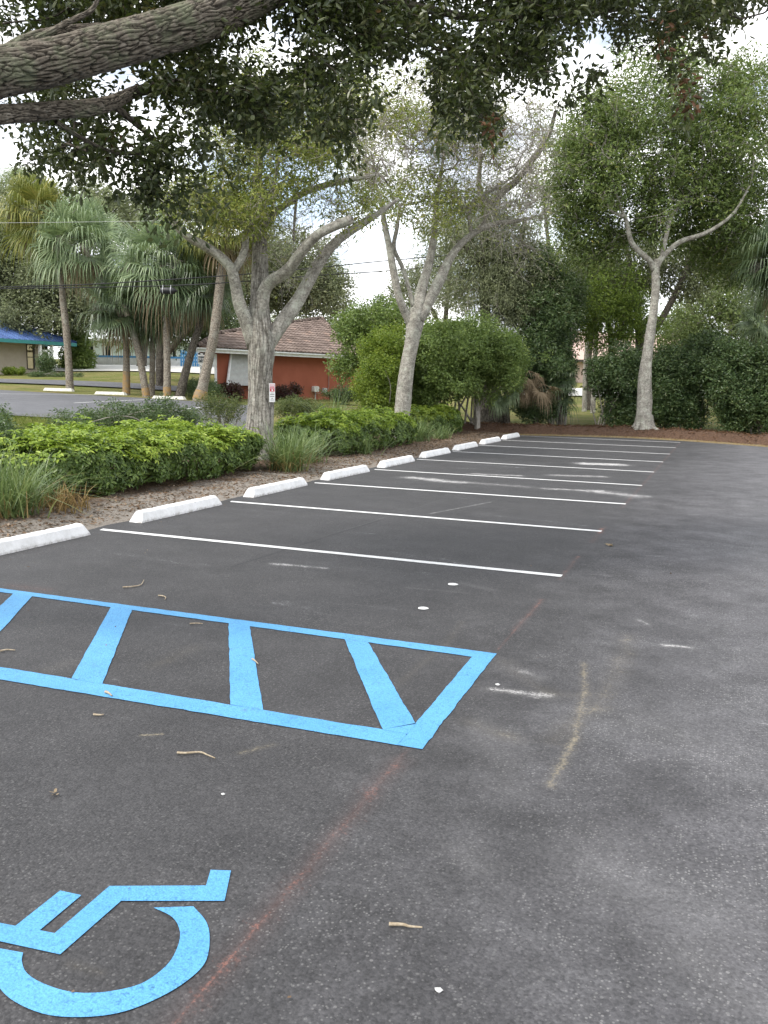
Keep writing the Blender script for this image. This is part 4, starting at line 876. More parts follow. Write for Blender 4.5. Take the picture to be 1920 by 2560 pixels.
def grass_clump(label, x, y, n, H, spread, mat, dry=.12, name='grass_clump', lean=(0, 0)):
    z = float(terrain(np.array(x), np.array(y)))+.04
    root = empty(name, (x, y, z), label, 'ornamental grass')
    for part, cnt, m, hs in (('blades', n, mat, 1.), ('dry_blades', int(n*dry), M['dry_blade'], .5)):
        if cnt < 25: continue
        b = np.array([x, y, z])+np.c_[RNG.normal(0, .16, cnt), RNG.normal(0, .16, cnt), np.zeros(cnt)-.03]
        az = RNG.uniform(0, 6.28, cnt); out = np.c_[np.cos(az), np.sin(az), 0*az]; el = np.abs(RNG.normal(0, .5, cnt))+.12
        l = H*RNG.uniform(.65, 1.25, cnt)*hs; w = RNG.uniform(.008, .016, cnt)*1.25
        side = np.c_[-np.sin(az), np.cos(az), 0*az]
        s = np.linspace(0, 1, 6); V = []
        for k, sk_ in enumerate(s):
            h = sk_*(1-.42*sk_*np.clip(el, 0, 1.2)); r = (np.sin(el)*sk_+.55*el*sk_**2.2)
            c = b+out*(r*l*spread)[:, None]+np.array([lean[0], lean[1], 0])*(l*sk_**2)[:, None]; c[:, 2] += h*l*(1-.25*np.maximum(0, sk_-.6)*el*3)
            ww = (w*(1-.9*sk_**2.5))[:, None]; V.append(np.stack([c-side*ww*.5, c+side*ww*.5], 1))
        V = np.stack(V, 1).reshape(cnt, 12, 3); i = np.arange(5)
        f = np.stack([2*i, 2*i+1, 2*i+3, 2*i+2], -1); F = (np.arange(cnt)[:, None, None]*12+f[None]).reshape(-1, 4)
        obj(part, V.reshape(-1, 3), [F], m, root)
    return root
grass_clump('long-bladed grass clump in the left corner, spilling past the hedge', -8.25, 7.95, 420, .9, 1.0, M['fakahatchee'], .22)
grass_clump('short half-dry grass clump in the left corner, browner at its base', -8.0, 8.7, 110, .42, 1.0, M['dry_blade'], .6)
grass_clump('green grass clump between the corner clump and the hedge front', -8.6, 8.8, 150, .75, 1.0, M['fakahatchee'], .1)
grass_clump('big fountain grass clump in front of the split oak', -7.95, 14.75, 460, .98, 1.1, M['fakahatchee'], .35)
grass_clump('fountain grass tuft just right of the big clump, leaning to the lot', -8.3, 16.2, 200, .95, 1.1, M['fakahatchee'], .2)
grass_clump('tall grey-green grass clump rising behind the middle bright hedge', -9.7, 20.6, 260, 1.65, .85, M['fakahatchee'], .08)
grass_clump('grass clump with arching blades at the front corner of the middle hedge', -8.15, 19.0, 90, .8, 1.2, M['fakahatchee'], .05)
grass_clump('blue-green grass clump at the foot of the slender oak', -8.6, 24.2, 240, .85, 1., M['fakahatchee'], .05)
grass_clump('smaller grass tuft right of the slender oak trunk', -8.35, 25.6, 130, .6, 1.1, M['fakahatchee'], .1)

# loose litter: dead leaves and chips, needles on the bank, dry grass along the verge
def litter(name, n, xy, L, W, mat, tilt=.35):
    x, y = xy(n); z = terrain(x, y)
    return x, y, z
n = 15000
lx = -6.95-np.abs(RNG.normal(0, 1.0, n))-.25*RNG.uniform(0, 1, n); ly = RNG.uniform(4.5, 30.4, n)
lz = terrain(lx, ly)-.006+bed_z(lx, ly)+.006
a = RNG.uniform(0, 6.28, n); V, f = leaf_geo(np.c_[lx, ly, lz], np.c_[np.cos(a), np.sin(a), RNG.normal(.05, .25, n)], np.c_[RNG.normal(0, .4, (n, 2)), np.ones(n)], RNG.uniform(.03, .085, n), RNG.uniform(.012, .034, n), False, .3, -.05)
M['litter_leaf'] = mat_leaf('fallen_leaf', [(0, (.05, .032, .022)), (.4, (.125, .082, .053)), (.75, (.23, .17, .12)), (1, (.36, .31, .26))], .1, .85, .15)
o = obj('leaf_litter', V, [f], M['litter_leaf']); tag(o, 'brown fallen leaves and bark chips covering the planting bed', 'leaf litter', None, 'stuff')
n = 14000
bu, bv = RNG.uniform(.02, .95, n), np.clip(RNG.normal(.55, .22, n), .14, 1)
bx_, by_ = bank_fn(bu, bv); bz_ = terrain(bx_, by_)-.02+bank_z(bx_, by_, bu, bv)+.01
a = RNG.uniform(0, 6.28, n); V, f = leaf_geo(np.c_[bx_, by_, bz_], np.c_[np.cos(a), np.sin(a), RNG.normal(.15, .3, n)], np.c_[RNG.normal(0, .5, (n, 2)), np.ones(n)], RNG.uniform(.06, .2, n), RNG.uniform(.012, .035, n), False, .3, .1)
M['needle'] = mat_leaf('pine_straw', [(0, (.035, .019, .013)), (.5, (.11, .06, .037)), (.9, (.2, .12, .075)), (1, (.3, .22, .14))], .1, .9, .1)
tag(obj('pine_straw', V, [f], M['needle']), 'reddish brown pine straw heaped along the far edge of the lot', 'mulch', None, 'stuff')
n = 9000
bu, bv = RNG.uniform(.02, .9, n), np.abs(RNG.normal(.06, .05, n))
bx_, by_ = bank_fn(bu, bv); bz_ = terrain(bx_, by_)+bank_z(bx_, by_, bu, bv)-.02
a = RNG.uniform(0, 6.28, n); V, f = leaf_geo(np.c_[bx_, by_, bz_], np.c_[np.cos(a)*.6, np.sin(a)*.6, RNG.uniform(.2, 1, n)], RNG.normal(0, 1, (n, 3)), RNG.uniform(.04, .13, n), RNG.uniform(.006, .012, n), False, .2, .2)
tag(obj('dry_grass', V, [f], M['dry_blade']), 'straw coloured dry grass fringe along the far asphalt edge', 'grass', None, 'stuff')
n = 26000
ga, gr = RNG.uniform(-60, 560, n), RNG.uniform(20.5, 27.3, n)
pp = np.array([G(x, t)[:2] for x, t in zip(np.linspace(-60, 560, 40), [24]*40)])
cxy = CC[:2]+nrm(np.c_[np.interp(ga, np.linspace(-60, 560, 40), pp[:, 0]), np.interp(ga, np.linspace(-60, 560, 40), pp[:, 1])])*gr[:, None]*1.06
a = RNG.uniform(0, 6.28, n); V, f = leaf_geo(np.c_[cxy, terrain(cxy[:, 0], cxy[:, 1])-.07], np.c_[np.cos(a)*.5, np.sin(a)*.5, RNG.uniform(.3, 1, n)], RNG.normal(0, 1, (n, 3)), RNG.uniform(.08, .17, n), RNG.uniform(.008, .018, n), False, .2, .2)
M['lawn_blade'] = mat_leaf('lawn_grass_blade', [(0, (.07, .10, .02)), (.6, (.15, .20, .04)), (1, (.28, .27, .09))], .35, .6, .3)
tag(obj('grass', V, [f], M['lawn_blade']), 'short green lawn grass between the hedge and the far lot', 'grass', None, 'stuff')

# ------------------------------------------------------------------ palms
def fronds(geo, c, nfr, R, el0, el1, seg=30, fan=2.0, wid=.045, pet=.55, droop=.75):
    for k in range(nfr):
        az = k*2.399963+RNG.normal(0, .2); el = el0+(el1-el0)*((k+.5)/nfr)**.9+RNG.normal(0, .12)
        d = np.array([math.cos(az)*math.cos(el), math.sin(az)*math.cos(el), math.sin(el)])
        w = nrm(np.cross(d, [0, 0, 1.])); n_ = np.cross(w, d); ro = RNG.normal(0, .55); w, n_ = w*math.cos(ro)+n_*math.sin(ro), n_*math.cos(ro)-w*math.sin(ro); size = R*RNG.uniform(.85, 1.12)
        b = c+d*size*pet; b[2] -= .06*size
        geo.tube(np.array([c, c+d*size*pet*.5+n_*.03, b]), [.022, .016, .010], 3)
        a = np.linspace(-fan, fan, seg)+RNG.normal(0, .03, seg)
        L = size*.72*(1-.22*np.abs(a)/fan)*RNG.uniform(.88, 1.08, seg)
        sd = np.cos(a)[:, None]*d+np.sin(a)[:, None]*w+n_*(.25-.12*np.abs(a)[:, None]); sd = nrm(sd)
        cs = nrm(np.cross(sd, n_+0*sd)); gr = np.array([0, 0, -1.]); dr = droop*RNG.uniform(.45, 1.25)
        pts = [b+0*sd, b+sd*(L*.42)[:, None], b+sd*(L*.72)[:, None]+gr*(L*.10*dr)[:, None], b+sd*(L*.86)[:, None]+gr*(L*.42*dr)[:, None], b+sd*(L*.90)[:, None]+gr*(L*.8*dr)[:, None]]
        ws = [wid*.4, wid*1.25, wid, wid*.6, wid*.08]
        V = np.stack([np.stack([p_-cs*w_*.5, p_+cs*w_*.5], 1) for p_, w_ in zip(pts, ws)], 1).reshape(seg, 10, 3)
        i = np.arange(4); f = np.stack([2*i, 2*i+1, 2*i+3, 2*i+2], -1)
        geo.add(V.reshape(-1, 3), (np.arange(seg)[:, None, None]*10+f[None]).reshape(-1, 4))
def palm(label, path, head, mat, nfr=34, lichen=False, group=None, dry=8, el=(1.45, -.95), trunkmat=None, stalks=True, sides=14):
    """path rows (x, y, t, width); head (x, y, t, radius px)"""
    q, r = limb(path, 26); b = q[0].copy(); b[2] = terrain(b[0], b[1]); q = np.vstack([[b[0], b[1], b[2]-.15], q])
    hc = P(*[np.array(float(v)) for v in head[:3]]); R = head[3]*mpp(head[2])
    q = np.vstack([q, hc-np.array([0, 0, .1])]); r = np.r_[r[0]*1.15, r, r[-1]*.8]
    root = empty('palm_tree', b, label, 'palm tree', group)
    V, f, uv = tube(q, r*(1+.04*np.sin(np.arange(len(r))*2.1)), sides); obj('trunk', V, [f], trunkmat or M['palm_trunk'], root, True, uv)
    g = Geo(); R *= 1.24; fronds(g, hc, int(nfr*1.3), R, *el); g.build('fronds', mat, root)
    if dry:
        g = Geo(); fronds(g, hc-np.array([0, 0, .1*R]), max(3, dry//2), R*.8, -.75, -1.25, droop=.9); g.build('dry_fronds', M['palm_dead'], root)
    if stalks:
        g = Geo()
        for k in range(3):
            a0 = RNG.uniform(0, 6.28); s0 = hc+np.array([math.cos(a0), math.sin(a0), .3])*R*.35
            e0 = hc+np.array([math.cos(a0)*.9, math.sin(a0)*.9, -.1])*R*.75
            g.tube(spline([hc, s0, e0], 8), .012, 3)
            for _ in range(40): g.tube(np.array([e0+RNG.normal(0, .06, 3)*R, e0+RNG.normal(0, .10, 3)*R+[0, 0, -.18*R]]), .006, 3)
        g.build('seed_stalks', M['twig'], root)
    if lichen:
        V, f, uv = tube(np.vstack([q[1]-[0, 0, .1], q[1], q[1]+(q[4]-q[1])*.6, q[1]+(q[4]-q[1])*1.0]), [r[1]*1.05, r[1]*1.04, r[2]*1.03, r[3]*.985], sides); obj('lichen_patch', V, [f], M['rust_lichen'], root, True)
    return root
PG = 'sabal palms standing in the grass behind the far lot'
palm('tallest palm with a yellowing crown and straight trunk, left of the clump', [(151, 838, 41.6, 17), (148, 780, 41.6, 15), (143, 712, 41.6, 15), (136, 650, 41.6, 14), (131, 600, 41.6, 14), (95, 500, 41.6, 13)], (84, 462, 41.6, 70), M['palm_gold'], 40, False, PG, 9)
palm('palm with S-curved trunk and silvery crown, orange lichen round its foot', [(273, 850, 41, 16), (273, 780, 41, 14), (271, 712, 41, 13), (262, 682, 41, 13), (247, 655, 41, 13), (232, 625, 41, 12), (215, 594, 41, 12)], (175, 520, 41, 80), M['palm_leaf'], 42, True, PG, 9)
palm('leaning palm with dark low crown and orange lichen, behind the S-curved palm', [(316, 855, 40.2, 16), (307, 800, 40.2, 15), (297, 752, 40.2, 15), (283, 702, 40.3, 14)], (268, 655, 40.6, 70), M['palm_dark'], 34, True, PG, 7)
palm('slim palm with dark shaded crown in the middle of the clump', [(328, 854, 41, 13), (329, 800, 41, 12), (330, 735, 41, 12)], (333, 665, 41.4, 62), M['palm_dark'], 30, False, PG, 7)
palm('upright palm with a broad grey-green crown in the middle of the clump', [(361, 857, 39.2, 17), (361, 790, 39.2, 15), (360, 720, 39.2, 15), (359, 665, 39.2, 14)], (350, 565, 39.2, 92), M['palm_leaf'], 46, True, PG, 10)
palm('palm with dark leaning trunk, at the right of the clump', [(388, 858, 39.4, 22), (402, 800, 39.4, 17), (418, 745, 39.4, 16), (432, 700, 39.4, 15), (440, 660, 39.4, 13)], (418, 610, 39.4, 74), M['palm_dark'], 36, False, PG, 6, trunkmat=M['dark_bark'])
palm('thick pale palm leaning right beside the red house, orange lichen at its foot', [(432, 862, 37.6, 31), (438, 835, 37.6, 23), (450, 780, 37.6, 21), (461, 729, 37.6, 21), (470, 660, 37.6, 20), (477, 600, 37.6, 20), (486, 540, 37.6, 19)], (492, 490, 37.6, 72), M['palm_gold'], 34, True, PG, 12)
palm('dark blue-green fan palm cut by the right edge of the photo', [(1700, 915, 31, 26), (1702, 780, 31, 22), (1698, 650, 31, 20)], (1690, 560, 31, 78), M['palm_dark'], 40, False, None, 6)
palm('young fan palm with small crown low at the right edge', [(1668, 905, 36, 14), (1666, 800, 36, 12), (1664, 740, 36, 11)], (1662, 690, 36, 52), M['palm_leaf'], 22, False, None, 4, stalks=False)

# palmetto at the foot of the vine-draped tree
b = G(1112, 34); root = empty('palmetto', b, 'low palmetto with green and hanging brown fans, before the dark shrubs', 'palmetto')
for part, mt, spots in (('fronds', M['palm_leaf'], [(1092, 850, 33.2, 36), (1082, 866, 33, 28)]), ('shaded_fronds', M['palm_dark'], [(1200, 850, 34.5, 48), (1150, 820, 35, 40), (1215, 820, 34.6, 36)]), ('dead_fronds', M['palm_dead'], [(1142, 812, 33.4, 36), (1168, 840, 33.2, 36), (1128, 845, 33.3, 26)])):
    g = Geo()
    for x, y, t, R in spots: fronds(g, P(*[np.array(float(v)) for v in (x, y-R*.3, t)]), 6 if part == 'dead_fronds' else 10, R*mpp(t)*1.1, .5 if part != 'dead_fronds' else -.2, -1.1, 20, droop=1.0, wid=.032)
    g.build(part, mt, root)
g = Geo()
for x in (1090, 1150, 1205): g.tube(np.array([G(x+8, 34.6)-[0, 0, .1], P(np.array(x+4.), np.array(870.), np.array(34.5)), P(np.array(x+0.), np.array(825.), np.array(34.5))]), [.12, .09, .05], 8)
g.build('trunk', M['dark_bark'], root, True)

# ------------------------------------------------------------------ shrubs and trees beyond the bed and the lot
shrub('yellow-green shrub left of the slender oak trunk, before the red house', [(822, 800, 42, 78, 29.5, 1.4, .6), (845, 750, 40, 45, 30, 1.2, .25), (815, 860, 36, 40, 29.5, 1.2, .25)], M['shrub_lime'], 950, 38, .16, .10, .045, [(825, 29.5)], stems=10)
shrub('large rounded bright green shrub with dark hollow below, right of the slender oak', [(990, 775, 128, 78, 32, 2.6, .55), (930, 790, 70, 80, 31.5, 2, .22), (1080, 780, 60, 62, 32, 2, .18), (1000, 725, 90, 36, 32, 2, .12), (900, 850, 40, 40, 31.6, 1, .08)], M['shrub_bright'], 2100, 44, .18, .115, .055, [(1000, 33), (1025, 33), (985, 32.8), (960, 33)], stems=16, stem_r=.05, surf=.28)
tree('tree', 'dense leafy tree with drooping branches, partly in front of the red house', 'tree', [[(822, 880, 36, 14), (818, 820, 36, 12), (806, 760, 36.5, 10), (800, 720, 37, 7)]],
     [(772, 738, 32, 50, 37.5, 1.5, 40), (800, 700, 60, 50, 37.5, 2, 50), (752, 790, 22, 12, 37, 1, 8), (840, 680, 40, 40, 38, 2, 26)], M['shrub_bright'], M['dark_bark'], 95, .34, .16, .07, 3, .5, branchmat=M['dark_twig'])
shrub('dark glossy shrub mass behind the palmetto', [(1190, 700, 55, 110, 36, 2, .45), (1205, 800, 34, 70, 35.5, 1.5, .22), (1150, 790, 40, 70, 35.5, 1.5, .2), (1225, 640, 40, 50, 36, 1.5, .15), (1180, 590, 40, 50, 36.5, 1.5, .12), (1165, 880, 55, 22, 35, 1, .10)], M['shrub_dark'], 1300, 42, .22, .15, .055, [(1190, 36), (1215, 36)], stems=12, stem_r=.06, surf=.35)
tree('tree', 'dark vine-draped tree with swollen trunk base, behind the large rounded shrub', 'tree',
     [[(1064, 912, 36, 70), (1064, 890, 36, 56), (1060, 850, 36, 44), (1054, 760, 36, 30), (1048, 660, 36, 22), (1045, 560, 36, 20), (1052, 470, 36, 18), (1074, 425, 36, 16), (1112, 395, 36, 14), (1146, 352, 36, 12), (1182, 302, 36, 10), (1200, 240, 36, 7)],
      [(1050, 640, 36, 18), (1085, 600, 36.3, 14), (1120, 540, 36.5, 11), (1135, 470, 36.5, 8)],
      [(1048, 580, 36, 16), (1010, 540, 36, 11), (985, 490, 36, 8)],
      [(1052, 460, 36, 16), (1035, 400, 36, 12), (1040, 330, 36, 8)]],
     [(1060, 520, 90, 110, 36, 2, 90), (1150, 600, 60, 70, 36, 2, 40), (1060, 640, 80, 60, 36, 2, 50), (960, 560, 70, 90, 37, 2, 34), (1195, 270, 45, 50, 36.5, 1.5, 14), (1160, 420, 30, 30, 36.5, 1, 5)], M['far_leaf'], M['dark_bark'], 62, .42, .17, .05, 5, .9, zb=-.8, branchmat=M['twig'], leaf_twigs=3, tw_r=.006,
     bare=[(1090, 430, 90, 120, 36, 2, 40)])
shrub('vines hanging as a grey-green curtain on the dark tree behind the shrub', [(1085, 600, 38, 95, 35.2, .8, .6), (1120, 650, 50, 60, 35.2, .8, .4)], M['far_leaf'], 420, 44, .24, .16, .04, [(1070, 36)], 'vine', 'hanging_vine', 0, zb=-1.2)
# hedge line behind the lot
shrub('tall dark hedge with thin gappy bottom, left of the flared oak', [(1340, 800, 58, 55, 35, 1.3, .36), (1303, 812, 32, 45, 35, 1.2, .17), (1370, 830, 45, 70, 35, 1.2, .25), (1318, 885, 32, 24, 35, 1, .03), (1350, 895, 30, 26, 35, 1, .07)], M['shrub_dark'], 850, 40, .2, .135, .06, [(1295, 35), (1345, 35), (1375, 35)], 'hedge', 'hedge', 16, .035, .35)
shrub('tall dark hedge right of the flared oak, ragged on top', [(1480, 800, 72, 62, 34.8, 1.4, .4), (1440, 835, 45, 75, 34.8, 1.2, .22), (1520, 780, 50, 60, 35, 1.4, .2), (1470, 885, 66, 40, 34.5, 1, .2)], M['shrub_dark'], 1200, 42, .2, .135, .06, [(1430, 34.8), (1470, 34.8), (1510, 34.8)], 'hedge', 'hedge', 16, .035, .35)
shrub('dense dark green hedge at the right edge behind the lot', [(1600, 850, 60, 80, 33.2, 1.4, .4), (1650, 840, 60, 95, 33, 1.4, .3), (1590, 790, 55, 60, 33.5, 1.4, .2), (1700, 850, 60, 90, 32.5, 1.4, .2)], M['shrub_dark'], 1500, 42, .19, .125, .062, [(1580, 33.4), (1620, 33.2), (1660, 33)], 'hedge', 'hedge', 14, .035, .3)
tree('tree', 'yellow-green leafy tree with fern-like sprays, between dark shrubs and the flared oak', 'tree', [[(1318, 880, 39, 16), (1320, 800, 39, 13), (1318, 720, 39, 11), (1300, 650, 39, 8)], [(1318, 740, 39, 9), (1360, 690, 39, 7), (1390, 650, 39, 5)]],
     [(1310, 700, 70, 55, 38.5, 2, 70), (1370, 690, 45, 55, 38.5, 2, 40), (1288, 655, 34, 42, 38.5, 2, 26), (1330, 620, 70, 50, 39, 2, 44)], M['lime_mix'], M['dark_bark'], 60, .40, .18, .06, 3, .6, branchmat=M['dark_twig'], zb=-.5)
tree('tree', 'dim tree with forked trunk directly behind the flared oak', 'tree', [[(1380, 900, 40, 22), (1382, 800, 40, 20), (1380, 700, 40, 18), (1372, 620, 40, 15), (1345, 500, 40, 10)], [(1384, 760, 40, 16), (1440, 670, 40, 13), (1475, 600, 40, 11), (1500, 520, 40, 8)]],
     [(1370, 560, 80, 80, 41, 2, 60), (1470, 560, 90, 80, 41, 2, 60), (1255, 575, 45, 45, 41, 2, 26), (1560, 560, 60, 60, 41, 2, 34)], M['far_leaf'], M['dark_bark'], 95, .5, .20, .075, 4, .9, branchmat=M['dark_twig'], zb=-.7)
tree('tree', 'grey shaggy tree far behind, its thatch hanging above the yellow-green tree', 'tree', [[(1270, 880, 46, 16), (1272, 760, 46, 14), (1290, 660, 46, 11), (1320, 560, 46, 7)]],
     [(1300, 610, 80, 60, 46, 2, 60)], M['far_leaf'], M['dark_bark'], 110, .5, .32, .045, 5, 1., branchmat=M['twig'], zb=-1.2)
tree('tree', 'pale airy tree leaning at the far right, sky showing through it', 'tree', [[(1590, 880, 47, 16), (1560, 800, 47, 14), (1525, 730, 47, 12), (1490, 660, 47, 9), (1470, 600, 47, 6)], [(1550, 780, 47, 9), (1590, 700, 47, 7), (1610, 640, 47, 5)]],
     [(1530, 690, 80, 60, 47, 2, 60), (1600, 640, 60, 60, 47, 2, 40), (1470, 720, 60, 50, 47, 2, 30), (1620, 740, 50, 50, 47, 2, 30)], M['far_green'], M['dark_bark'], 75, .55, .22, .085, 5, 1., branchmat=M['twig'], zb=-.6)
tree('tree', 'tall pale grey-green tree far behind the large rounded shrub, left of the vines', 'tree', [[(955, 860, 54, 14), (957, 760, 54, 12), (965, 660, 54, 10), (975, 560, 54, 7)], [(960, 720, 54, 8), (920, 640, 54, 6), (900, 580, 54, 4)]],
     [(935, 620, 80, 60, 54, 2.5, 44), (1005, 520, 80, 90, 54, 2.5, 46), (880, 650, 40, 36, 54, 1.5, 14)], M['far_leaf'], M['dark_bark'], 70, .55, .24, .085, 5, 1.1, branchmat=M['twig'], zb=-.5)
tree('tree', 'thin sparse tree in the sky gap left of the right-hand crown, behind the cables', 'tree', [[(1205, 860, 50, 12), (1200, 720, 50, 11), (1192, 600, 50, 9), (1180, 480, 50, 7), (1172, 400, 50, 4)], [(1190, 580, 50, 7), (1225, 500, 50, 5), (1245, 430, 50, 3)]],
     [(1185, 430, 60, 90, 50, 2, 24), (1220, 560, 50, 60, 50, 2, 26), (1160, 560, 40, 50, 50, 2, 14)], M['far_green'], M['dark_bark'], 46, .5, .2, .07, 6, 1.2, branchmat=M['twig'], zb=-.5)
for x, t, w, lb in [(1281, 44, 11, 'thin pale bare trunk in the gap left of the dark hedge'), (1262, 45, 10, 'leaning thin pale trunk in the gap by the pink house')]:
    tree('tree', lb, 'tree', [[(x, 880, t, w), (x+2, 800, t, w*.9), (x+8, 700, t, w*.8), (x+4, 600, t, w*.6)]], [(x, 590, 40, 40, t, 1, 14)], M['far_leaf'], M['pale_bark'], 40, .4, .13, .05, 3)
# left background
tree('tree', 'big grey-green oak far behind the blue-roofed house, behind the palms', 'tree', [[(97, 800, 63, 14), (96, 740, 63, 13), (92, 680, 63, 13), (90, 600, 63, 11), (85, 500, 63, 8)]],
     [(40, 580, 110, 90, 62, 4, 120), (120, 620, 90, 60, 62, 4, 70), (30, 470, 90, 70, 63, 4, 60), (190, 660, 60, 50, 62, 4, 40), (60, 680, 90, 40, 60, 4, 50), (-60, 560, 90, 120, 62, 4, 60), (210, 470, 70, 70, 64, 4, 50), (320, 470, 80, 60, 64, 4, 44)], M['far_leaf'], M['dark_bark'], 110, .85, .30, .13, 4, 1.2, branchmat=M['dark_twig'], r0=.012)
tree('pine_tree', 'tall pine whose green top shows at the left edge above the palms', 'pine tree', [[(20, 780, 80, 12), (22, 600, 80, 10), (26, 420, 80, 7), (28, 370, 80, 4)]],
     [(30, 400, 60, 34, 80, 3, 50), (-20, 440, 60, 40, 80, 3, 40), (50, 380, 30, 22, 80, 2, 20)], M['far_green'], M['dark_bark'], 70, .6, .28, .04, 3, .9, branchmat=M['dark_twig'], r0=.02)
tree('tree', 'dark live oak with thick branch to the right, behind the palm clump', 'tree', [[(347, 838, 48, 24), (346, 780, 48, 18), (344, 730, 48, 16), (330, 680, 48, 12), (300, 620, 48, 8)], [(348, 780, 48, 14), (385, 735, 48, 13), (412, 705, 48, 12), (450, 670, 48, 9), (490, 640, 48, 6)]],
     [(420, 640, 90, 60, 49, 3, 70), (330, 620, 90, 60, 50, 3, 60), (470, 700, 40, 50, 49, 2, 26), (400, 720, 50, 30, 50, 2, 20)], M['shrub_dark'], M['dark_bark'], 95, .55, .21, .09, 4, 1., branchmat=M['dark_twig'])
tree('tree', 'broad dark oak behind the tiled roof of the red house', 'tree', [[(545, 800, 60, 16), (550, 720, 60, 14), (575, 680, 60, 12), (610, 640, 60, 9), (640, 600, 60, 6)], [(556, 720, 60, 12), (520, 660, 60, 10), (505, 600, 60, 7)], [(600, 700, 60, 9), (660, 660, 60, 7)]],
     [(640, 610, 110, 50, 60, 4, 110), (560, 600, 90, 70, 60, 4, 80), (700, 640, 50, 45, 60, 3, 40), (600, 540, 110, 60, 60, 4, 70), (480, 680, 60, 60, 60, 3, 40)], M['far_leaf'], M['dark_bark'], 100, .7, .27, .10, 4, 1.2, branchmat=M['dark_twig'], r0=.012)
tree('tree', 'low round tree far off beyond the tiled roof, left of the slender oak', 'tree', [[(800, 760, 75, 10), (800, 700, 75, 8), (802, 680, 75, 6)]], [(790, 700, 60, 24, 75, 3, 40), (720, 706, 60, 16, 75, 3, 30), (620, 700, 60, 14, 76, 3, 24)], M['far_green'], M['dark_bark'], 60, .7, .22, .1, 3, 1.)
shrub('big-leaved bright green shrub beside the blue-roofed house', [(168, 760, 24, 44, 63, 1.6, .5), (150, 705, 34, 30, 64, 1.6, .3), (176, 800, 14, 24, 62.5, 1.2, .2)], M['shrub_bright'], 330, 16, .3, .45, .14, [(160, 63)], stems=8, stem_r=.05)
shrub('narrow dark shrub trained up the end wall of the blue-roofed house', [(101, 785, 17, 26, 54, .8, 1)], M['shrub_dark'], 150, 24, .16, .12, .06, [(101, 54)], stems=4)
for i, (x, w) in enumerate([(14, 10), (28, 9), (44, 9)]):
    shrub(['small yellowish plant at the left edge under the beige wall', 'small yellowish plant, middle one under the beige wall', 'small yellowish plant right one under the beige wall'][i], [(x, 802, w, 8, 55, .5, 1)], M['shrub_lime'], 30, 20, .1, .14, .06, [(x, 55)], 'plant', 'plant', 4, .015, group='plants under the beige wall')
shrub('low dark ground-cover hedge along the end of the blue-roofed house', [(80, 812, 18, 5, 53, .5, .5), (135, 812, 40, 6, 53, .5, .6)], M['shrub_dark'], 140, 22, .13, .09, .04, [(80, 53), (130, 53)], 'hedge', 'hedge', 5, .015)
# shrubs along the red house
shrub('dark round bush at the left corner of the red house, behind the thick palm', [(430, 838, 36, 20, 40.2, .9, .7), (462, 845, 22, 18, 40, .8, .3)], M['shrub_dark'], 220, 28, .14, .09, .04, [(430, 40.2)], 'bush', 'bush', 6, .02)
shrub('burgundy shrub under the white awning shutter', [(498, 845, 26, 18, 40.4, .5, 1)], M['red_leaf'], 150, 26, .13, .10, .045, [(498, 40.5)], stems=6, stem_r=.015)
shrub('burgundy shrub right of the split oak at the red wall', [(612, 850, 24, 18, 43.4, .5, 1)], M['red_leaf'], 130, 24, .13, .10, .045, [(612, 43.5)], stems=6, stem_r=.015)
shrub('small dark red-green shrub left of the white meter box', [(640, 846, 14, 18, 44, .4, 1)], M['red_leaf'], 80, 22, .12, .10, .045, [(640, 44)], stems=6, stem_r=.015)
shrub('dark green bush against the red wall, right of the meter box', [(742, 852, 38, 18, 45, .6, 1)], M['shrub_dark'], 200, 26, .14, .10, .04, [(742, 45)], 'bush', 'bush', 8, .018)

# ------------------------------------------------------------------ buildings
M['red_stucco'] = mat_noise('terracotta_stucco', (.315, .098, .058), (.37, .118, .072), 1.2, .9, .25, .01, 60)
M['tile'] = mat_leaf('roof_tile', [(0, (.095, .075, .066)), (.4, (.155, .122, .108)), (.8, (.22, .178, .16)), (1, (.27, .185, .145))], 0., .85, .2, .6)
M['white_trim'] = mat_flat('white_trim', (.82, .83, .83), .5)
M['shutter_grey'] = mat_flat('pale_grey_shutter', (.52, .53, .51), .5)
M['soffit'] = mat_flat('grey_soffit', (.42, .42, .42), .7)
M['meter'] = mat_flat('white_meter_box', (.62, .61, .57), .5)
M['beige_stucco'] = mat_noise('beige_block_wall', (.40, .35, .28), (.45, .40, .325), 2, .9, .2, .01, 40)
M['blue_metal'] = mat_noise('blue_metal_roof', (.055, .10, .25), (.09, .165, .36), 1.2, .35, .05, .003, 20, spec=.6)
M['teal_trim'] = mat_flat('teal_trim', (.05, .27, .27), .5)
M['glass'] = None
def mat_glass():
    m, nt, b = new_mat('reflective_window_glass'); b.inputs['Base Color'].default_value = (.30, .25, .14, 1); b.inputs['Metallic'].default_value = .75
    b.inputs['Roughness'].default_value = .06; v = coords(nt); bump(nt, b, noise(nt, v, .8, 2), .08, .1); return m
M['glass'] = mat_glass()
M['dark_glass'] = mat_flat('dark_door_glass', (.02, .025, .028), .1, .6, 0)
M['dark_frame'] = mat_flat('dark_bronze_frame', (.03, .028, .026), .4)
M['white_wall'] = mat_flat('pale_mint_wall', (.76, .86, .86), .8)
M['white_roof'] = mat_flat('white_painted_roof', (.82, .84, .85), .7)
M['blue_trim'] = mat_flat('blue_painted_trim', (.08, .30, .58), .5)
M['pink_wall'] = mat_flat('pale_pink_wall', (.52, .40, .34), .9)
M['brown_roof'] = mat_flat('pink_grey_tile_roof', (.50, .37, .31), .9)
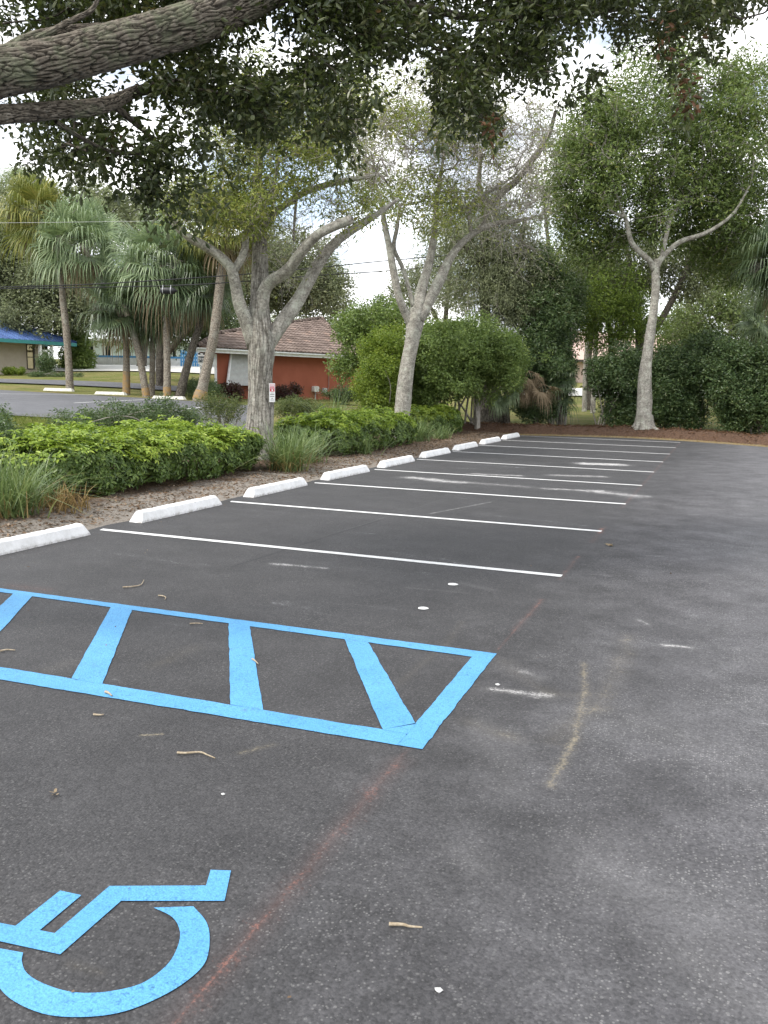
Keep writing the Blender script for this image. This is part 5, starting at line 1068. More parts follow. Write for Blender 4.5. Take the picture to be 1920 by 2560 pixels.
def axes(A, B):
    """local frame of a wall from ground corner A to B: u along it, n out towards the camera"""
    A = np.array(A, float); u = np.array([B[0]-A[0], B[1]-A[1], 0.]); L = np.linalg.norm(u); u /= L
    n = np.array([u[1], -u[0], 0.])
    if n @ (CC-A) < 0: n = -n
    return A, u, n, L
def on_plane(x, y, p0, n):
    d = CF+(x*K-960)/F_PX*CR+(1280-y*K)/F_PX*CU; s = ((p0-CC) @ n)/(d @ n); return CC+s*d
class Frame:
    """boxes given as (along, up, out) in a wall's frame"""
    def __init__(s, o, u, n): s.o, s.u, s.n = np.array(o, float), u, n
    def loc(s, p): q = p-s.o; return np.array([q @ s.u, q[2], q @ s.n])
    def w(s, a): a = np.asarray(a, float); return s.o+a[..., 0:1]*s.u+a[..., 1:2]*np.array([0, 0, 1.])+a[..., 2:3]*s.n
    def box(s, g, lo, hi): g.box(lo, hi, s.w)
    def pt(s, x, y, out=0.): return s.loc(on_plane(x, y, s.o+s.n*out, s.n))

# red house with a barrel tile roof
E0, E1 = P(np.array(425.), np.array(752.), np.array(40.2)), P(np.array(763.), np.array(771.), np.array(48.5))
_, u, n, L = axes(E0, E1); ze = (E0[2]+E1[2])/2
o_ = E0-n*.55; o_[2] = 0; fr = Frame(o_, u, n)
zb = .2
c0 = fr.pt(466, 790)[0]; c1 = fr.pt(800, 790)[0]
root = empty('red_house', fr.w(np.array([(c0+c1)/2, zb, 0])), 'terracotta red stucco house with barrel tile roof and white fascia', 'house')
dl = nrm(np.array([*(E0-CC)[:2], 0.])); SH = (dl @ u)/-(dl @ n)*1.05      # side walls run back out of sight
g = Geo(); g.add(fr.w(np.array([[c0, zb-.3, 0], [c1, zb-.3, 0], [c1+6*SH, zb-.3, -6], [c0+6*SH, zb-.3, -6], [c0, ze-.06, 0], [c1, ze-.06, 0], [c1+6*SH, ze-.06, -6], [c0+6*SH, ze-.06, -6]])), np.array([[0, 1, 5, 4], [1, 2, 6, 5], [2, 3, 7, 6], [3, 0, 4, 7], [4, 5, 6, 7]])); g.build('wall', M['red_stucco'], root)
EL, ER = fr.loc(E0)[0], fr.loc(E1)[0]
slope = math.tan(math.radians(23))
def slope_pt(x, y):
    """where the ray meets the front roof plane, as (along, up-slope run)"""
    nn = nrm(n*slope+np.array([0, 0, 1.])); q = on_plane(x, y, fr.w(np.array([0., ze+.05, .55])), nn); l = fr.loc(q); return l[0], .55-l[2]
hipL = slope_pt(467, 723); apex = slope_pt(695, 689)
poly = np.array([(EL, 0), (ER, 0), apex, hipL])
def inside(px, py):
    c = np.zeros(px.shape, bool); j = len(poly)-1
    for i in range(len(poly)):
        xi, yi = poly[i]; xj, yj = poly[j]
        c ^= ((yi > py) != (yj > py)) & (px < (xj-xi)*(py-yi)/(yj-yi+1e-12)+xi); j = i
    return c
def tiles(name, fmap, U0, U1, V1, ins, tw=.27, tl=.36):
    nu = int((U1-U0)/tw)*6; nv = int(V1/tl)+1; g = Geo()
    us = np.linspace(U0, U1, nu+1)
    for r in range(nv):
        vv = np.array([r*tl, (r+1)*tl+.03]); Ug, Vg = np.meshgrid(us, vv, indexing='ij')
        ph = (Ug-U0)/tw; h = .055*np.abs(np.sin(ph*np.pi))**.8+np.where(Vg == vv[0], .045, .0)
        X = fmap(Ug, Vg, h).reshape(-1, 3); i = np.arange(nu); f = np.stack([i*2, i*2+2, i*2+3, i*2+1], -1)
        ok = ins((us[:-1]+us[1:])/2, np.full(nu, r*tl+tl/2)); tid = (i//6)
        for t in np.unique(tid[ok]):
            s = f[ok & (tid == t)]; vi = np.unique(s); mp = {v: k for k, v in enumerate(vi)}
            g.add(X[vi], np.vectorize(mp.get)(s))
            fv = X[vi[vi % 2 == 0]]; m_ = len(fv); low = fv-np.array([0, 0, .05]); k = np.arange(m_-1)
            if m_ > 1: g.add(np.vstack([fv, low]), np.stack([k, m_+k, m_+k+1, k+1], -1))
    return g.build(name, M['tile'], root)
rf = tiles('roof', lambda U_, V_, h: fr.w(np.stack([U_, ze+.06+V_*slope+h, .6-V_], -1)), EL-.05, max(ER, apex[0])+.05, apex[1]+.2, inside)
g = Geo()
r3 = lambda p, dz=.12: fr.w(np.array([p[0], ze+p[1]*slope+dz, .55-p[1]]))
rb = fr.w(np.array([apex[0]+3*SH+.8, ze+apex[1]*slope-.1, .55-apex[1]-3])); back = fr.w(np.array([max(ER, apex[0])+7*SH+3.5, ze+.04, -6.5])); bl = fr.w(np.array([EL+7*SH, ze+.04, -6.5]))
g.add(np.array([r3((ER, 0), .04), back, rb, r3(apex, .06)]), np.array([[0, 1, 2], [0, 2, 3]])); g.add(np.array([r3((EL, 0), .04), r3(hipL, .06), r3(apex, .06), rb, bl]), np.array([[0, 1, 2, 3, 4]])); g.add(np.array([bl, rb, back]), np.array([[0, 1, 2]]))
q = g.build('rear_slope', M['brown_roof'], root)
g = Geo()
for a_, b_ in ((EL, hipL), ):
    pass
for p0, p1 in (((EL, 0), hipL), (hipL, apex), ((ER, 0), apex)):
    A_, B_ = r3(p0), r3(p1); k = max(2, int(np.linalg.norm(B_-A_)/.36))
    for i in range(k): g.tube(np.array([A_+(B_-A_)*i/k, A_+(B_-A_)*(i+1.12)/k]), [.13, .095], 8)
g.build('ridge_tiles', M['tile'], root)
g = Geo(); fr.box(g, (EL, ze-.16, .50), (ER, ze+.05, .56)); fr.box(g, (EL, ze-.02, .562), (ER, ze+.05, .66)); g.build('fascia', M['white_trim'], root)
g = Geo(); fr.box(g, (EL+.02, ze-.10, .002), (ER-.07, ze-.06, .498)); g.build('soffit', M['soffit'], root)
s0, s1 = fr.pt(499.5, 765), fr.pt(545, 765); sb = fr.pt(490, 832)
g = Geo(); zt_ = ze-.14; zb_ = sb[1]; wN = 26
tl0, tl1 = s0[0], s1[0]+1.0; bx0 = fr.pt(491, 832, .3)[0]-tl0
for k in range(wN):
    f0, f1 = k/wN, (k+.82)/wN; o0, o1 = .04+.3*(1-f0), .04+.3*(1-f1); x_0, x_1 = bx0*(1-f0), bx0*(1-f1); z0, z1 = zb_+(zt_-zb_)*f0, zb_+(zt_-zb_)*f1
    g.add(fr.w(np.array([[tl0+x_0, z0, o0], [tl1+x_0, z0, o0], [tl1+x_1, z1, o1], [tl0+x_1, z1, o1], [tl0+x_0, z0, o0+.045], [tl1+x_0, z0, o0+.045], [tl1+x_1, z1, o1+.03], [tl0+x_1, z1, o1+.03]])), np.array([[4, 5, 6, 7], [0, 1, 5, 4], [2, 3, 7, 6], [3, 0, 4, 7], [1, 2, 6, 5]]))
sh = g.build('awning_shutter', M['shutter_grey'], root)
for xx in (tl0-.045, tl1+.045):
    g = Geo(); a_ = np.array([[xx+bx0-.035, zb_, .3], [xx+bx0+.035, zb_, .3], [xx+bx0+.035, zb_, .42], [xx+bx0-.035, zb_, .42], [xx-.035, zt_, .005], [xx+.035, zt_, .005], [xx+.035, zt_, .10], [xx-.035, zt_, .10]])
    g.add(fr.w(a_), np.array([[0, 3, 2, 1], [4, 5, 6, 7], [0, 1, 5, 4], [1, 2, 6, 5], [2, 3, 7, 6], [3, 0, 4, 7]])); g.build('shutter_frame', M['white_trim'], sh)
g = Geo(); fr.box(g, (c0-.04, zb-.2, -.05), (c0+.05, ze-.2, .03)); g.build('corner_trim', M['white_trim'], root)
ma, mb_ = fr.pt(673, 834), fr.pt(684, 847)
def rbox(g, frm, lo, hi, bev=.03):
    lo, hi = np.array(lo), np.array(hi); x0, y0, x1, y1 = lo[0], lo[1], hi[0], hi[1]
    ring = []
    for cx, cy, a0 in ((x1-bev, y1-bev, 0), (x0+bev, y1-bev, 90), (x0+bev, y0+bev, 180), (x1-bev, y0+bev, 270)):
        for k in range(4): a = math.radians(a0+k*30); ring.append((cx+bev*math.cos(a), cy+bev*math.sin(a)))
    m = len(ring); V = np.array([(x, y, z) for z in (lo[2], hi[2]-bev*.5) for x, y in ring]+[(x0+(x-x0)*.94+(x1-x0)*.03, y0+(y-y0)*.96+(y1-y0)*.02, hi[2]) for x, y in ring])
    i = np.arange(m); j = (i+1) % m; f = np.vstack([np.stack([k*m+i, k*m+j, (k+1)*m+j, (k+1)*m+i], -1) for k in (0, 1)])
    g.add(frm.w(V), [f, (np.arange(m)+2*m)[None]])
g = Geo(); rbox(g, fr, (ma[0], min(ma[1], mb_[1]), .003), (mb_[0], max(ma[1], mb_[1]), .22), .08); mt_ = g.build('meter_box', M['meter'], root)
g = Geo(); mid = (ma[0]+mb_[0])/2; g.tube(fr.w(np.array([[mid, mb_[1], .1], [mid, mb_[1]-.5, .1]])), .035, 8); g.build('pipe', M['soffit'], mt_)
ba, bb = fr.pt(696, 838), fr.pt(703, 848)
g = Geo(); rbox(g, fr, (ba[0], min(ba[1], bb[1]), .003), (bb[0], max(ba[1], bb[1]), .14), .02); g.build('junction_box', M['steel'], root)
cp0, cp1 = fr.pt(711, 772, .06), fr.pt(709, 842, .06)
g = Geo(); g.tube(spline(fr.w(np.array([[cp0[0], ze-.12, .05], [cp0[0], cp1[1]+.35, .05], [cp0[0]-.03, cp1[1]+.1, .05], [bb[0]+.1, cp1[1]-.02, .05], [bb[0]-.02, cp1[1]-.05, .05]])), 24), .028, 8)
g.tube(spline(fr.w(np.array([[ba[0]+.02, bb[1]+.03, .06], [ba[0]-.2, bb[1]-.03, .06], [mid, bb[1]-.08, .08]])), 10), .02, 6)
g.build('conduit', mat_flat('painted_conduit', (.34, .20, .17), .6), root)

# beige house with a blue standing seam roof, cut by the left edge
E0, E1 = P(np.array(-60.), np.array(731.5), np.array(53.)), P(np.array(166.), np.array(744.), np.array(60.5))
_, u, n, L = axes(E0, E1); ze = (E0[2]+E1[2])/2; o_ = E0-n*1.1; o_[2] = 0; fr = Frame(o_, u, n)
zb = float(terrain(o_[0]+u[0]*5, o_[1]+u[1]*5))-.3
EL, ER = fr.loc(E0)[0]-8, fr.loc(E1)[0]; cw = fr.pt(84, 780)[0]
root = empty('blue_roofed_house', fr.w(np.array([cw, zb+.3, 0])), 'beige house with blue standing seam metal roof and teal fascia, at the left edge', 'house')
g = Geo(); fr.box(g, (EL+1, zb, -9), (cw, ze-.05, 0)); g.build('wall', M['beige_stucco'], root)
slope = .36; apx = [None]
def sp2(x, y):
    nn = nrm(n*slope+np.array([0, 0, 1.])); q = on_plane(x, y, fr.w(np.array([0., ze+.12, 1.1])), nn); l = fr.loc(q); return l[0], 1.1-l[2]
hp = sp2(0, 690); kx = (hp[0]-ER)/hp[1]
run = 5.2; tip = (ER+kx*run, run)
R3 = lambda a, v, h=0.: fr.w(np.array([a, ze+.12+v*slope+h, 1.1-v]))
g = Geo(); g.add(np.array([R3(EL, 0), R3(ER, 0), R3(*tip), R3(EL, run)]), np.array([[0, 1, 2, 3]]))
g.add(np.array([R3(ER, 0), fr.w(np.array([ER, ze+.12, -9])), R3(*tip)]), np.array([[0, 1, 2]]))
rfo = g.build('roof', M['blue_metal'], root)
g = Geo()
for x in np.arange(EL+.2, ER, .42):
    v1 = min(run, (x-ER)/kx if kx < 0 else run)
    if v1 > .15:
        V = np.array([R3(x-.02, 0), R3(x+.02, 0), R3(x+.02, v1), R3(x-.02, v1), R3(x-.015, 0, .06), R3(x+.015, 0, .06), R3(x+.015, v1, .06), R3(x-.015, v1, .06)])
        g.add(V, np.array([[4, 5, 6, 7], [0, 1, 5, 4], [1, 2, 6, 5], [3, 0, 4, 7]]))
g.build('seams', M['blue_metal'], rfo); bpy.data.objects['seams'].parent = rfo
g = Geo(); g.tube(np.array([R3(ER, 0, .05), R3(*tip, .05)]), .07, 6); g.build('hip_cap', mat_flat('dark_blue_hip_cap', (.03, .06, .18), .4), rfo)
g = Geo(); fr.box(g, (EL, ze-.12, 1.06), (ER, ze+.11, 1.1)); fr.box(g, (ER-.04, ze-.12, -9), (ER, ze+.11, 1.058)); g.build('fascia', M['teal_trim'], root)
g = Geo(); fr.box(g, (EL, ze-.10, .003), (ER-.045, ze-.06, 1.058)); g.build('soffit', M['soffit'], root)
wa, wb = fr.pt(56, 739), fr.pt(75.5, 798)
wf = Geo(); 
for lo, hi in (((wa[0], wb[1], .002), (wb[0], wb[1]+.06, .06)), ((wb[0]-.12, wb[1]+.06, .002), (wb[0], ze-.12, .06)), ((wa[0], wb[1]+.8, .002), (wb[0]-.12, wb[1]+.85, .06)), ((wa[0], wb[1]+.06, .002), (wa[0]+.03, ze-.12, .06))): fr.box(wf, lo, hi)
wfo = wf.build('window', M['dark_frame'], root)
g = Geo(); fr.box(g, (wa[0]+.03, wb[1]+.06, .004), (wb[0]-.12, ze-.13, .03)); g.build('pane', M['glass'], wfo)
g = Geo(); 
for xx in (85, 110):
    p_ = fr.pt(xx, 760, .9); fr.box(g, (p_[0], zb, .82), (p_[0]+.16, ze-.13, .98))
p0_, p1_ = fr.pt(85, 757, .9), fr.pt(110, 757, .9); fr.box(g, (p0_[0]+.16, p0_[1]-.1, .83), (p1_[0], p0_[1]+.05, .97))
g.build('porch_frame', M['white_trim'], root)

# white house across the street, blue-topped planter, fence and bench
E0, E1 = P(np.array(185.), np.array(734.), np.array(74.)), P(np.array(425.), np.array(742.), np.array(76.))
_, u, n, L = axes(E0, E1); ze = (E0[2]+E1[2])/2; o_ = E0-n*.8; o_[2] = 0; fr = Frame(o_, u, n); zb = float(terrain(o_[0]+u[0]*5, o_[1]+u[1]*5))-.3
root = empty('white_house', fr.w(np.array([5., zb+.3, 0])), 'white-roofed pale mint house across the street, seen between palm trunks', 'house')
EL, ER = -1., L+7
g = Geo(); fr.box(g, (EL+.8, zb, -8), (ER-.8, ze-.03, 0)); g.build('wall', M['white_wall'], root)
g = Geo(); zz = 2.7; pk = fr.pt(233, 703, -3.5)[0]
V = fr.w(np.array([[EL, ze+.16, .8], [ER, ze+.16, .8], [ER-3.5, ze+2.5, -3.5], [pk, ze+2.3, -3.5], [EL, ze+.16, -8.5], [ER, ze+.16, -8.5]]))
g.add(V, [np.array([[0, 1, 2, 3], [5, 4, 3, 2]]), np.array([[1, 5, 2], [4, 0, 3]])]); g.build('roof', M['white_roof'], root)
g = Geo(); fr.box(g, (EL, ze, .74), (ER, ze+.155, .8)); g.build('fascia', M['white_trim'], root)
for x0, x1, y1 in ((195, 203, 792), (228, 239, 792), (373, 380, 786)):
    a_, b_ = fr.pt(x0, 750), fr.pt(x1, y1); g = Geo()
    fr.box(g, (a_[0], b_[1], .003), (b_[0], ze-.1, .05)); d_ = g.build('door', M['dark_glass'], root)
    g = Geo(); fr.box(g, (a_[0]-.1, b_[1], .003), (a_[0]-.005, ze-.05, .08)); fr.box(g, (b_[0]+.005, b_[1], .003), (b_[0]+.1, ze-.05, .08)); g.build('frame', M['white_trim'], d_)
b0, b1 = G(205, 69.5), G(470, 69.5); zt_ = float(max(b0[2], b1[2]))+.75
root = empty('planter_wall', (b0+b1)/2, 'low white planter wall with bright blue cap before the white house', 'planter')
_, u, n, L = axes(b0, b1); fr2 = Frame(np.array([b0[0], b0[1], 0]), u, n)
g = Geo(); fr2.box(g, (-2, b0[2]-.5, -.25), (L, zt_-.15, 0)); g.build('wall', M['white_trim'], root)
g = Geo(); fr2.box(g, (-2.05, zt_-.15, -.3), (L+.05, zt_, .05)); g.build('cap', M['blue_trim'], root)
b0, b1 = G(390, 68), G(440, 68); _, u, n, L = axes(b0, b1); fr2 = Frame(np.array([b0[0], b0[1], 0]), u, n)
root = empty('picket_fence', (b0+b1)/2, 'bright blue picket fence seen between the palm trunks', 'fence')
g = Geo()
for x in np.arange(0, L, .19): fr2.box(g, (x, b0[2], 0), (x+.13, b0[2]+1.25+.05*math.sin(x*9), .03))
g.build('pickets', M['blue_trim'], root); g = Geo(); fr2.box(g, (0, b0[2]+.3, -.06), (L, b0[2]+.42, -.003)); fr2.box(g, (0, b0[2]+.9, -.06), (L, b0[2]+1.02, -.003)); g.build('rail', M['blue_trim'], root)
PB = []
for x, t, hh, lb in ((227, 70.5, 62, 'small double-stemmed palm before the dark door of the white house'), (276, 70.5, 48, 'small palm with spreading fronds before the white house wall')):
    y0 = 790; yh = y0-hh+14
    b = G(x, t); root = empty('palm_tree', b, lb, 'palm tree', 'small palms before the white house'); g = Geo(); hcs = []
    for dx in (-3, 4):
        hc = P(np.array(x+dx*1.4), np.array(float(yh)+dx), np.array(float(t))); hcs.append(hc); g.tube(spline([b+[dx*.02, 0, -.1], (b+hc)/2+[dx*.03, 0, 0], hc], 8), np.linspace(.07, .04, 8), 6)
    g.build('trunk', M['palm_trunk'], root, True); g = Geo()
    for hc in hcs:
        for k in range(6):
            az = k*1.05+RNG.normal(0, .2); d = np.array([math.cos(az), math.sin(az), .55]); q_ = spline([hc, hc+d*.55, hc+d*np.array([1, 1, .6])*1.0, hc+d*np.array([1, 1, .1])*1.25], 14); tn = nrm(np.gradient(q_, axis=0))
            sd = nrm(np.cross(tn, [0, 0, 1.]))
            for s_ in (-1, 1): V, f = leaf_geo(q_, sd*s_+tn*.6+[0, 0, -.4], np.array([0, 0, 1.])+0*q_, .34, .06); g.add(V, f)
    g.build('fronds', M['palm_gold' if x < 250 else 'shrub_bright'], root)
b = G(308, 66); palm('shaggy palm trunk with rough boots, across the street from the clump', [(305, 797, 66, 24), (309, 770, 66, 17), (313, 730, 66, 17), (316, 690, 66, 15)], (316, 655, 66, 36), M['palm_gold'], 26, False, None, 6, trunkmat=M['dark_bark'], stalks=False)
# pink house beyond the far street
E0, E1 = P(np.array(1215.), np.array(786.), np.array(72.)), P(np.array(1330.), np.array(792.), np.array(74.))
_, u, n, L = axes(E0, E1); ze = 4.; o_ = E0-n*.6; o_[2] = 0; fr = Frame(o_, u, n); zb = float(terrain(o_[0], o_[1]))-.5
ze = (E0[2]+E1[2])/2+.55; fl = fr.pt(1205, 770)[0]
root = empty('pink_house', fr.w(np.array([4, zb, 0])), 'pale pink-roofed house glimpsed in the gap behind the dark hedge', 'house')
g = Geo(); fr.box(g, (fl, zb, -8), (fl+22, ze-.1, 0)); g.build('wall', M['pink_wall'], root)
g = Geo(); V = fr.w(np.array([[fl-.6, ze-.1, .7], [fl+22.6, ze-.1, .7], [fl+19, ze+2.6, -4], [fl+3, ze+2.6, -4], [fl-.6, ze-.1, -8.6], [fl+22.6, ze-.1, -8.6]])); g.add(V, [np.array([[0, 1, 2, 3], [5, 4, 3, 2]]), np.array([[1, 5, 2], [4, 0, 3]])]); g.build('roof', M['brown_roof'], root)
g = Geo(); fr.box(g, (fl-.6, ze-.3, .7), (fl+22.6, ze-.09, .76)); g.build('fascia', M['dark_bark'], root)

# ------------------------------------------------------------------ signs, post, cables
def text_part(name, s, size, mat, parent, M4):
    cu = bpy.data.curves.new('lettering', 'FONT'); cu.body = s; cu.size = size; cu.align_x = 'CENTER'; cu.align_y = 'CENTER'; cu.extrude = .002
    t = bpy.data.objects.new('lettering', cu); me = bpy.data.meshes.new_from_object(t); bpy.data.objects.remove(t)
    V = np.array([v.co for v in me.vertices]); fs = {}
    for p in me.polygons: fs.setdefault(len(p.vertices), []).append(list(p.vertices))
    return obj(name, M4(V), [np.array(f) for f in fs.values()], mat, parent)
M['sign_red'] = mat_flat('red_sign_print', (.55, .03, .07), .4); M['sign_ink'] = mat_flat('black_sign_print', (.05, .06, .07), .4); M['sign_pink'] = mat_flat('faded_red_print', (.62, .32, .36), .4)
M['sign_white'] = mat_flat('white_sign_sheet', (.78, .78, .78), .4, .4, 0)
sa = P(np.array(581.5), np.array(828.5), np.array(tA-.28)); sb_ = P(np.array(594.2), np.array(868.), np.array(tA-.28)); W_, H_ = 12.6*mpp(tA-.28), 40*mpp(tA-.28)
cen = (sa+sb_)/2; n = nrm(np.array([CC[0]-cen[0], CC[1]-cen[1], 0])); n = nrm(n+.25*np.array([n[1], -n[0], 0])*-1); u = np.array([-n[1], n[0], 0.]); fr = Frame(cen, u, n)
root = empty('warning_sign', cen-[0, 0, H_/2], 'small narrow white sign with red header, fixed to the trunk of the split oak', 'sign')
g = Geo(); fr.w0 = fr.w; fr.box(g, (-W_/2, -H_/2-0+cen[2]*0, 0), (W_/2, H_/2, .006)) if False else None
def ft(a): a = np.asarray(a, float); return cen+a[..., 0:1]*u+a[..., 1:2]*np.array([0, 0, 1.])+a[..., 2:3]*n
def fbox(g, lo, hi): g.box(lo, hi, ft)
fbox(g, (-W_/2, -H_/2, 0), (W_/2, H_/2, .006)); g.build('panel', M['sign_white'], root)
g = Geo(); fbox(g, (-W_*.40, H_*.30, .0065), (W_*.40, H_*.46, .008)); g.build('header_print', M['sign_pink'], root)
g = Geo(); fbox(g, (-W_*.40, H_*.06, .0065), (W_*.40, H_*.29, .008)); red = g.build('red_print', M['sign_red'], root)
g = Geo(); fbox(g, (-W_*.12, H_*.09, .0085), (W_*.16, H_*.18, .0095)); fbox(g, (-W_*.34, H_*.21, .0085), (W_*.34, H_*.225, .0095)); fbox(g, (-W_*.3, H_*.25, .0085), (W_*.3, H_*.265, .0095)); fbox(g, (-W_*.34, H_*.36, .0085), (W_*.34, H_*.38, .0095)); fbox(g, (-W_*.34, H_*.41, .0085), (W_*.34, H_*.43, .0095)); g.build('pale_lines', M['sign_white'], root)
g = Geo()
for y, w_, h_ in ((-.02, .28, .022), (-.10, .36, .03), (-.20, .36, .03), (-.30, .16, .025), (-.37, .30, .01), (-.41, .30, .01)): fbox(g, (-W_*w_, H_*y-H_*h_/2, .0065), (W_*w_, H_*y+H_*h_/2, .008))
g.build('text_lines', M['sign_ink'], root)
# post sign across the lawn: white post sign, black lettering panel, number 21
cen = P(np.array(438.), np.array(780.), np.array(56.)); cen = P(np.array(436.), np.array(784.), np.array(56.)); n = nrm(np.array([CC[0]-cen[0], CC[1]-cen[1], 0])); u = np.array([-n[1], n[0], 0.])
s_ = mpp(56); zg = float(terrain(cen[0], cen[1]))
root = empty('post_sign', (cen[0], cen[1], zg), 'white upright address sign with black panel and number 21 between palms', 'sign')
g = Geo(); fbox(g, (-8.6*s_, -2*s_, 0), (8.6*s_, 24*s_, .08)); fbox(g, (-4.6*s_, -40*s_, .001), (5*s_, -2*s_, .075)); g.build('board', M['sign_white'], root)
g = Geo(); fbox(g, (-7.6*s_, 1*s_, .081), (7.6*s_, 14*s_, .09)); fbox(g, (-7.6*s_, 17.5*s_, .081), (-3*s_, 21.5*s_, .09)); fbox(g, (2.5*s_, 17.5*s_, .081), (7*s_, 21.5*s_, .09)); g.build('black_panel', M['sign_ink'], root)
g = Geo()
for x0, x1, y0, y1 in ((-6.6, -5.4, 2.5, 12), (-4.6, -1, 6.2, 7.4), (-4.6, -1, 9.2, 10.6), (0, 6.4, 3.0, 4.2), (0, 6.4, 6.0, 7.2), (0, 6.4, 9.0, 10.4)): fbox(g, (x0*s_, y0*s_, .0905), (x1*s_, y1*s_, .095))
g.build('panel_lettering', M['sign_white'], root)
text_part('number', '21', 9*s_, M['sign_ink'], root, lambda V: ft(V*np.array([1, 1, 1])+np.array([.2*s_, -9*s_, .08])))
# weathered post beside the stump
b = G(1031, 32.2); top = P(np.array(1030.), np.array(856.), np.array(32.2)); root = None
pth = np.array([[b[0], b[1], b[2]-.2], [b[0], b[1], b[2]+.5], [top[0], top[1], top[2]-.05], [top[0], top[1], top[2]+.02]])
V, f, uv = tube(spline(pth, 24), np.linspace(.10, .08, 24), 18, disp=lambda a, L, R: .012*np.sin(a*4+L*3)+.006*np.sin(a*9-L*5)+.01*np.sin(L*8))
o = obj('wooden_post', V, [f, (np.arange(18)+23*18)[None]], M['wood_grey'], None, False, None, b); tag(o, 'weathered grey wooden post standing at the far end of the bed', 'post')
def cable(label, pts, r, mat, group, sag=.0, name='overhead_cable'):
    q = np.array([P(np.array(float(x)), np.array(float(y)), np.array(float(t))) for x, y, t in pts]); q = spline(q, 90)
    V, f, uv = tube(q, r, 6); tag(obj(name, V, [f], mat, None, True, None, q[0]), label, 'cable', group)
cable('upper of the two black overhead cables crossing behind the trees', [(-300, 631, 33), (0, 620.3, 35), (207, 613.5, 36), (487, 595.6, 36.2), (700, 577, 38), (826, 564, 39), (1106, 540, 42), (1166, 535, 43), (1240, 538, 43.5), (1900, 560, 48)], .024, M['black_rubber'], 'black overhead cables')
cable('lower of the two black overhead cables, carrying the splice case', [(-300, 629, 33), (0, 623.5, 35), (213, 620.5, 36), (365, 617, 36.1), (490, 610.5, 36.2), (693, 594.5, 38), (836, 585, 39), (1106, 562.5, 42), (1283, 564, 43.5), (1900, 590, 48)], .024, M['black_rubber'], 'black overhead cables')
cable('thin pale wire high in front of the palm crowns', [(-300, 484, 33), (0, 481.5, 35), (180, 479.5, 36), (335, 477, 37), (600, 470, 38), (1000, 452, 40)], .007, M['grey_wire'], None)
cc = P(np.array(364.), np.array(628.), np.array(36.1)); ax = nrm(P(np.array(390.), np.array(628.5), np.array(36.1))-cc)
root = empty('splice_case', cc, 'black cylindrical splice case hanging from the lower overhead cable', 'splice case')
s_ = mpp(36.1); q = np.array([cc+ax*k*s_ for k in (-18, -17, -15, 10, 13, 16, 20)]); V, f, uv = tube(q, np.array([3.5, 6, 7.2, 7.2, 6.4, 3.0, .8])*s_, 16); obj('body', V, [f, np.arange(16)[None, ::-1]], M['black_rubber'], root, True)
g = Geo()
for k in (-12, 5): g.tube(np.array([cc+ax*k*s_, cc+ax*(k+1.3)*s_]), 7.6*s_, 16); g.tube(np.array([cc+ax*k*s_+[0, 0, 6*s_], cc+ax*k*s_+[0, 0, 12*s_]]), .02, 5)
g.build('bands', M['steel'], root)

# ------------------------------------------------------------------ small things lying on the asphalt
def gxy(x, y): q = gz0(x*K, y*K); return np.array([q[0], q[1], 0.])
M['dry_twig'] = mat_noise('dry_fallen_twig', (.22, .17, .11), (.42, .36, .27), 40, .9, .2)
for pts, w, lb in [([(383, 1632), (400, 1633), (432, 1631), (448, 1637), (465, 1644)], .006, 'bent dry twig on the asphalt below the blue hatching'), ([(840, 2005), (870, 2006), (885, 2010), (912, 2012)], .006, 'dry twig on bare asphalt right of the wheelchair symbol'),
                   ([(265, 1272), (290, 1270), (305, 1266), (311, 1256)], .006, 'curved thin twig between the blue hatching and the first white line'), ([(342, 1290), (352, 1291), (358, 1294), (356, 1299)], .006, 'small hooked twig just above the blue hatching'),
                   ([(228, 1500), (235, 1503), (242, 1509)], .008, 'tiny twig at the lower blue border of the hatching'), ([(0, 1411), (15, 1408), (33, 1409)], .006, 'short twig inside the hatching at the left edge'), ([(202, 1549), (215, 1550), (224, 1549)], .006, 'short straight twig below the blue hatching at the left'),
                   ([(410, 1351), (425, 1350), (438, 1351)], .005, 'short twig inside the hatching under the upper blue border'), ([(545, 1428), (552, 1433), (558, 1439)], .006, 'short twig touching the middle blue bar')]:
    q = np.array([gxy(*p) for p in pts]); q[:, 2] = .009+w; V, f, uv = tube(spline(q, 16), np.linspace(w*1.1, w*.5, 16), 6); tag(obj('twig', V, [f], M['dry_twig'], None, True, None, q[0]), lb, 'twig', 'dry twigs on the asphalt')
M['chip'] = mat_flat('white_chip', (.5, .5, .49), .7)
for x, y, s_, lb in [(978, 1264, .055, 'round white paint spot right of the first white line'), (914, 1316, .05, 'smaller white paint spot above the right end of the hatching')]:
    c = gxy(x, y); a = np.linspace(0, 2*np.pi, 24, endpoint=False); r = s_*.85*(1+.04*np.sin(3*a+1)+.03*np.sin(5*a)); V = np.c_[c[0]+r*np.cos(a), c[1]+r*np.sin(a), 0*a+.0095]
    tag(obj('paint_spot', V, [np.arange(24)[None]], M['line_paint'], None, False, None, c), lb, 'paint spot', 'white paint spots on the asphalt')
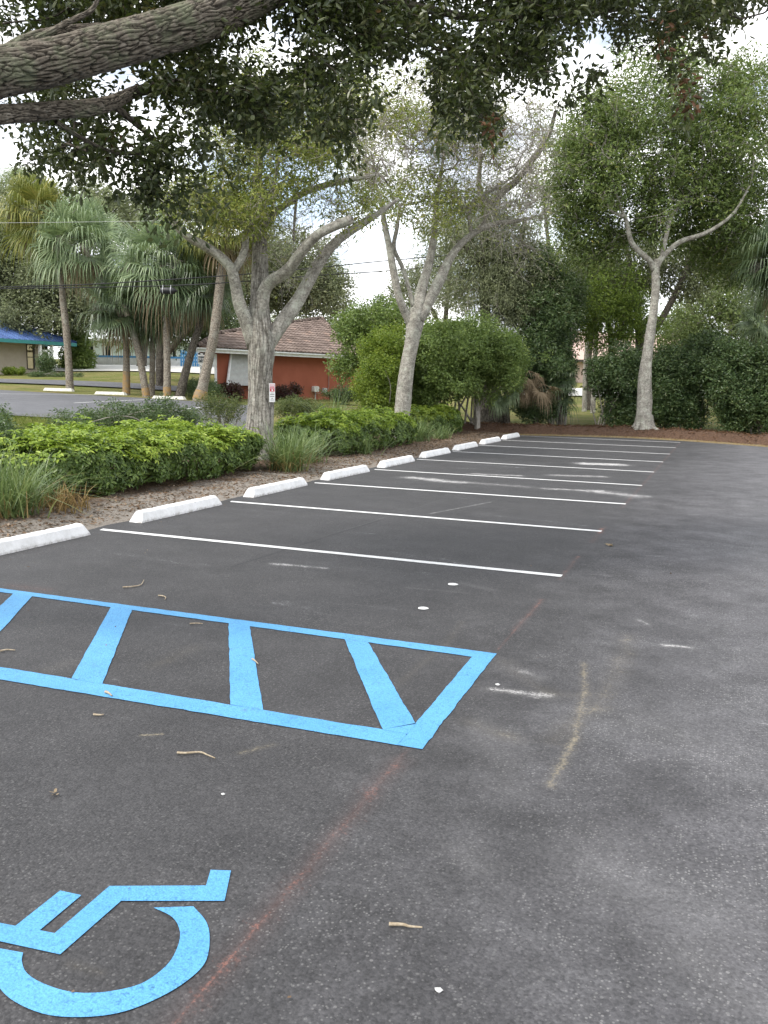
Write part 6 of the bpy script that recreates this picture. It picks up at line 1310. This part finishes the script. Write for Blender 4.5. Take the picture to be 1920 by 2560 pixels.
def pebble(c, s, mat, name, label, cat, group):
    import bmesh
    bm = bmesh.new(); bmesh.ops.create_icosphere(bm, subdivisions=2, radius=1); V = np.array([v.co for v in bm.verts]); F = np.array([[v.index for v in f.verts] for f in bm.faces]); bm.free()
    V = V*(1+.16*np.sin(V[:, :1]*5+1)+.14*np.sin(V[:, 1:2]*6))*np.array([s, s*.75, s*.35]); tag(obj(name, V+np.array([c[0], c[1], .006+s*.25]), [F], mat, None, False, None, np.array([c[0], c[1], .005])), label, cat, group)
for x, y, s_, lb in [(948, 2144, .013, 'white chip on the asphalt right of the wheelchair symbol, near the bottom edge'), (1718, 1, .0, ''), (1352, 1893, .0, ''), (1075, 1482, .016, 'white chip beside the right corner of the blue hatching'), (482, 1719, .01, 'small white chip below the middle of the blue hatching'), (445, 2117, .0, '')]:
    if s_: pebble(gxy(x, y), s_, M['chip'], 'chip', lb, 'chip', 'white chips on the asphalt')
for x, y, s_, lb in [(1322, 1181, .07, 'curled tan dead leaf lying right of the second white line'), (124, 1718, .03, 'small tan dead leaf on the asphalt at the left, below the hatching'), (615, 1210, .0, '')]:
    if s_:
        c = gxy(x, y); g = Geo(); k = 5; a = RNG.uniform(0, 6.28, k); V, f = leaf_geo(np.tile(c+[0, 0, .012], (k, 1))+RNG.normal(0, s_*.25, (k, 3))*[1, 1, 0], np.c_[np.cos(a), np.sin(a), 0*a+.15], np.c_[RNG.normal(0, .3, (k, 2)), np.ones(k)], s_, s_*.45, True, .3, -.1)
        g.add(V, f); tag(g.build('fallen_leaf', M['palm_dead'], None, False, c), lb, 'leaf', 'dead leaves on the asphalt')

n = 420
tx = np.r_[-6.9+np.abs(RNG.normal(0, .28, 300)), RNG.uniform(-6.5, 3.5, 120)]; ty = np.r_[RNG.uniform(5.5, 30, 300), RNG.uniform(1.6, 14, 120)]
a = RNG.uniform(0, 6.28, n); V, f = leaf_geo(np.c_[tx, ty, np.full(n, .012)], np.c_[np.cos(a), np.sin(a), RNG.normal(.05, .12, n)], np.c_[RNG.normal(0, .4, (n, 2)), np.ones(n)], RNG.uniform(.008, .045, n)*np.r_[np.ones(300), np.full(120, .5)], RNG.uniform(.004, .014, n), False, .3, -.1)
tag(obj('leaf_bits', V, [f], M['litter_leaf']), 'tiny brown leaf and bark bits scattered over the asphalt', 'leaf bits', None, 'stuff')
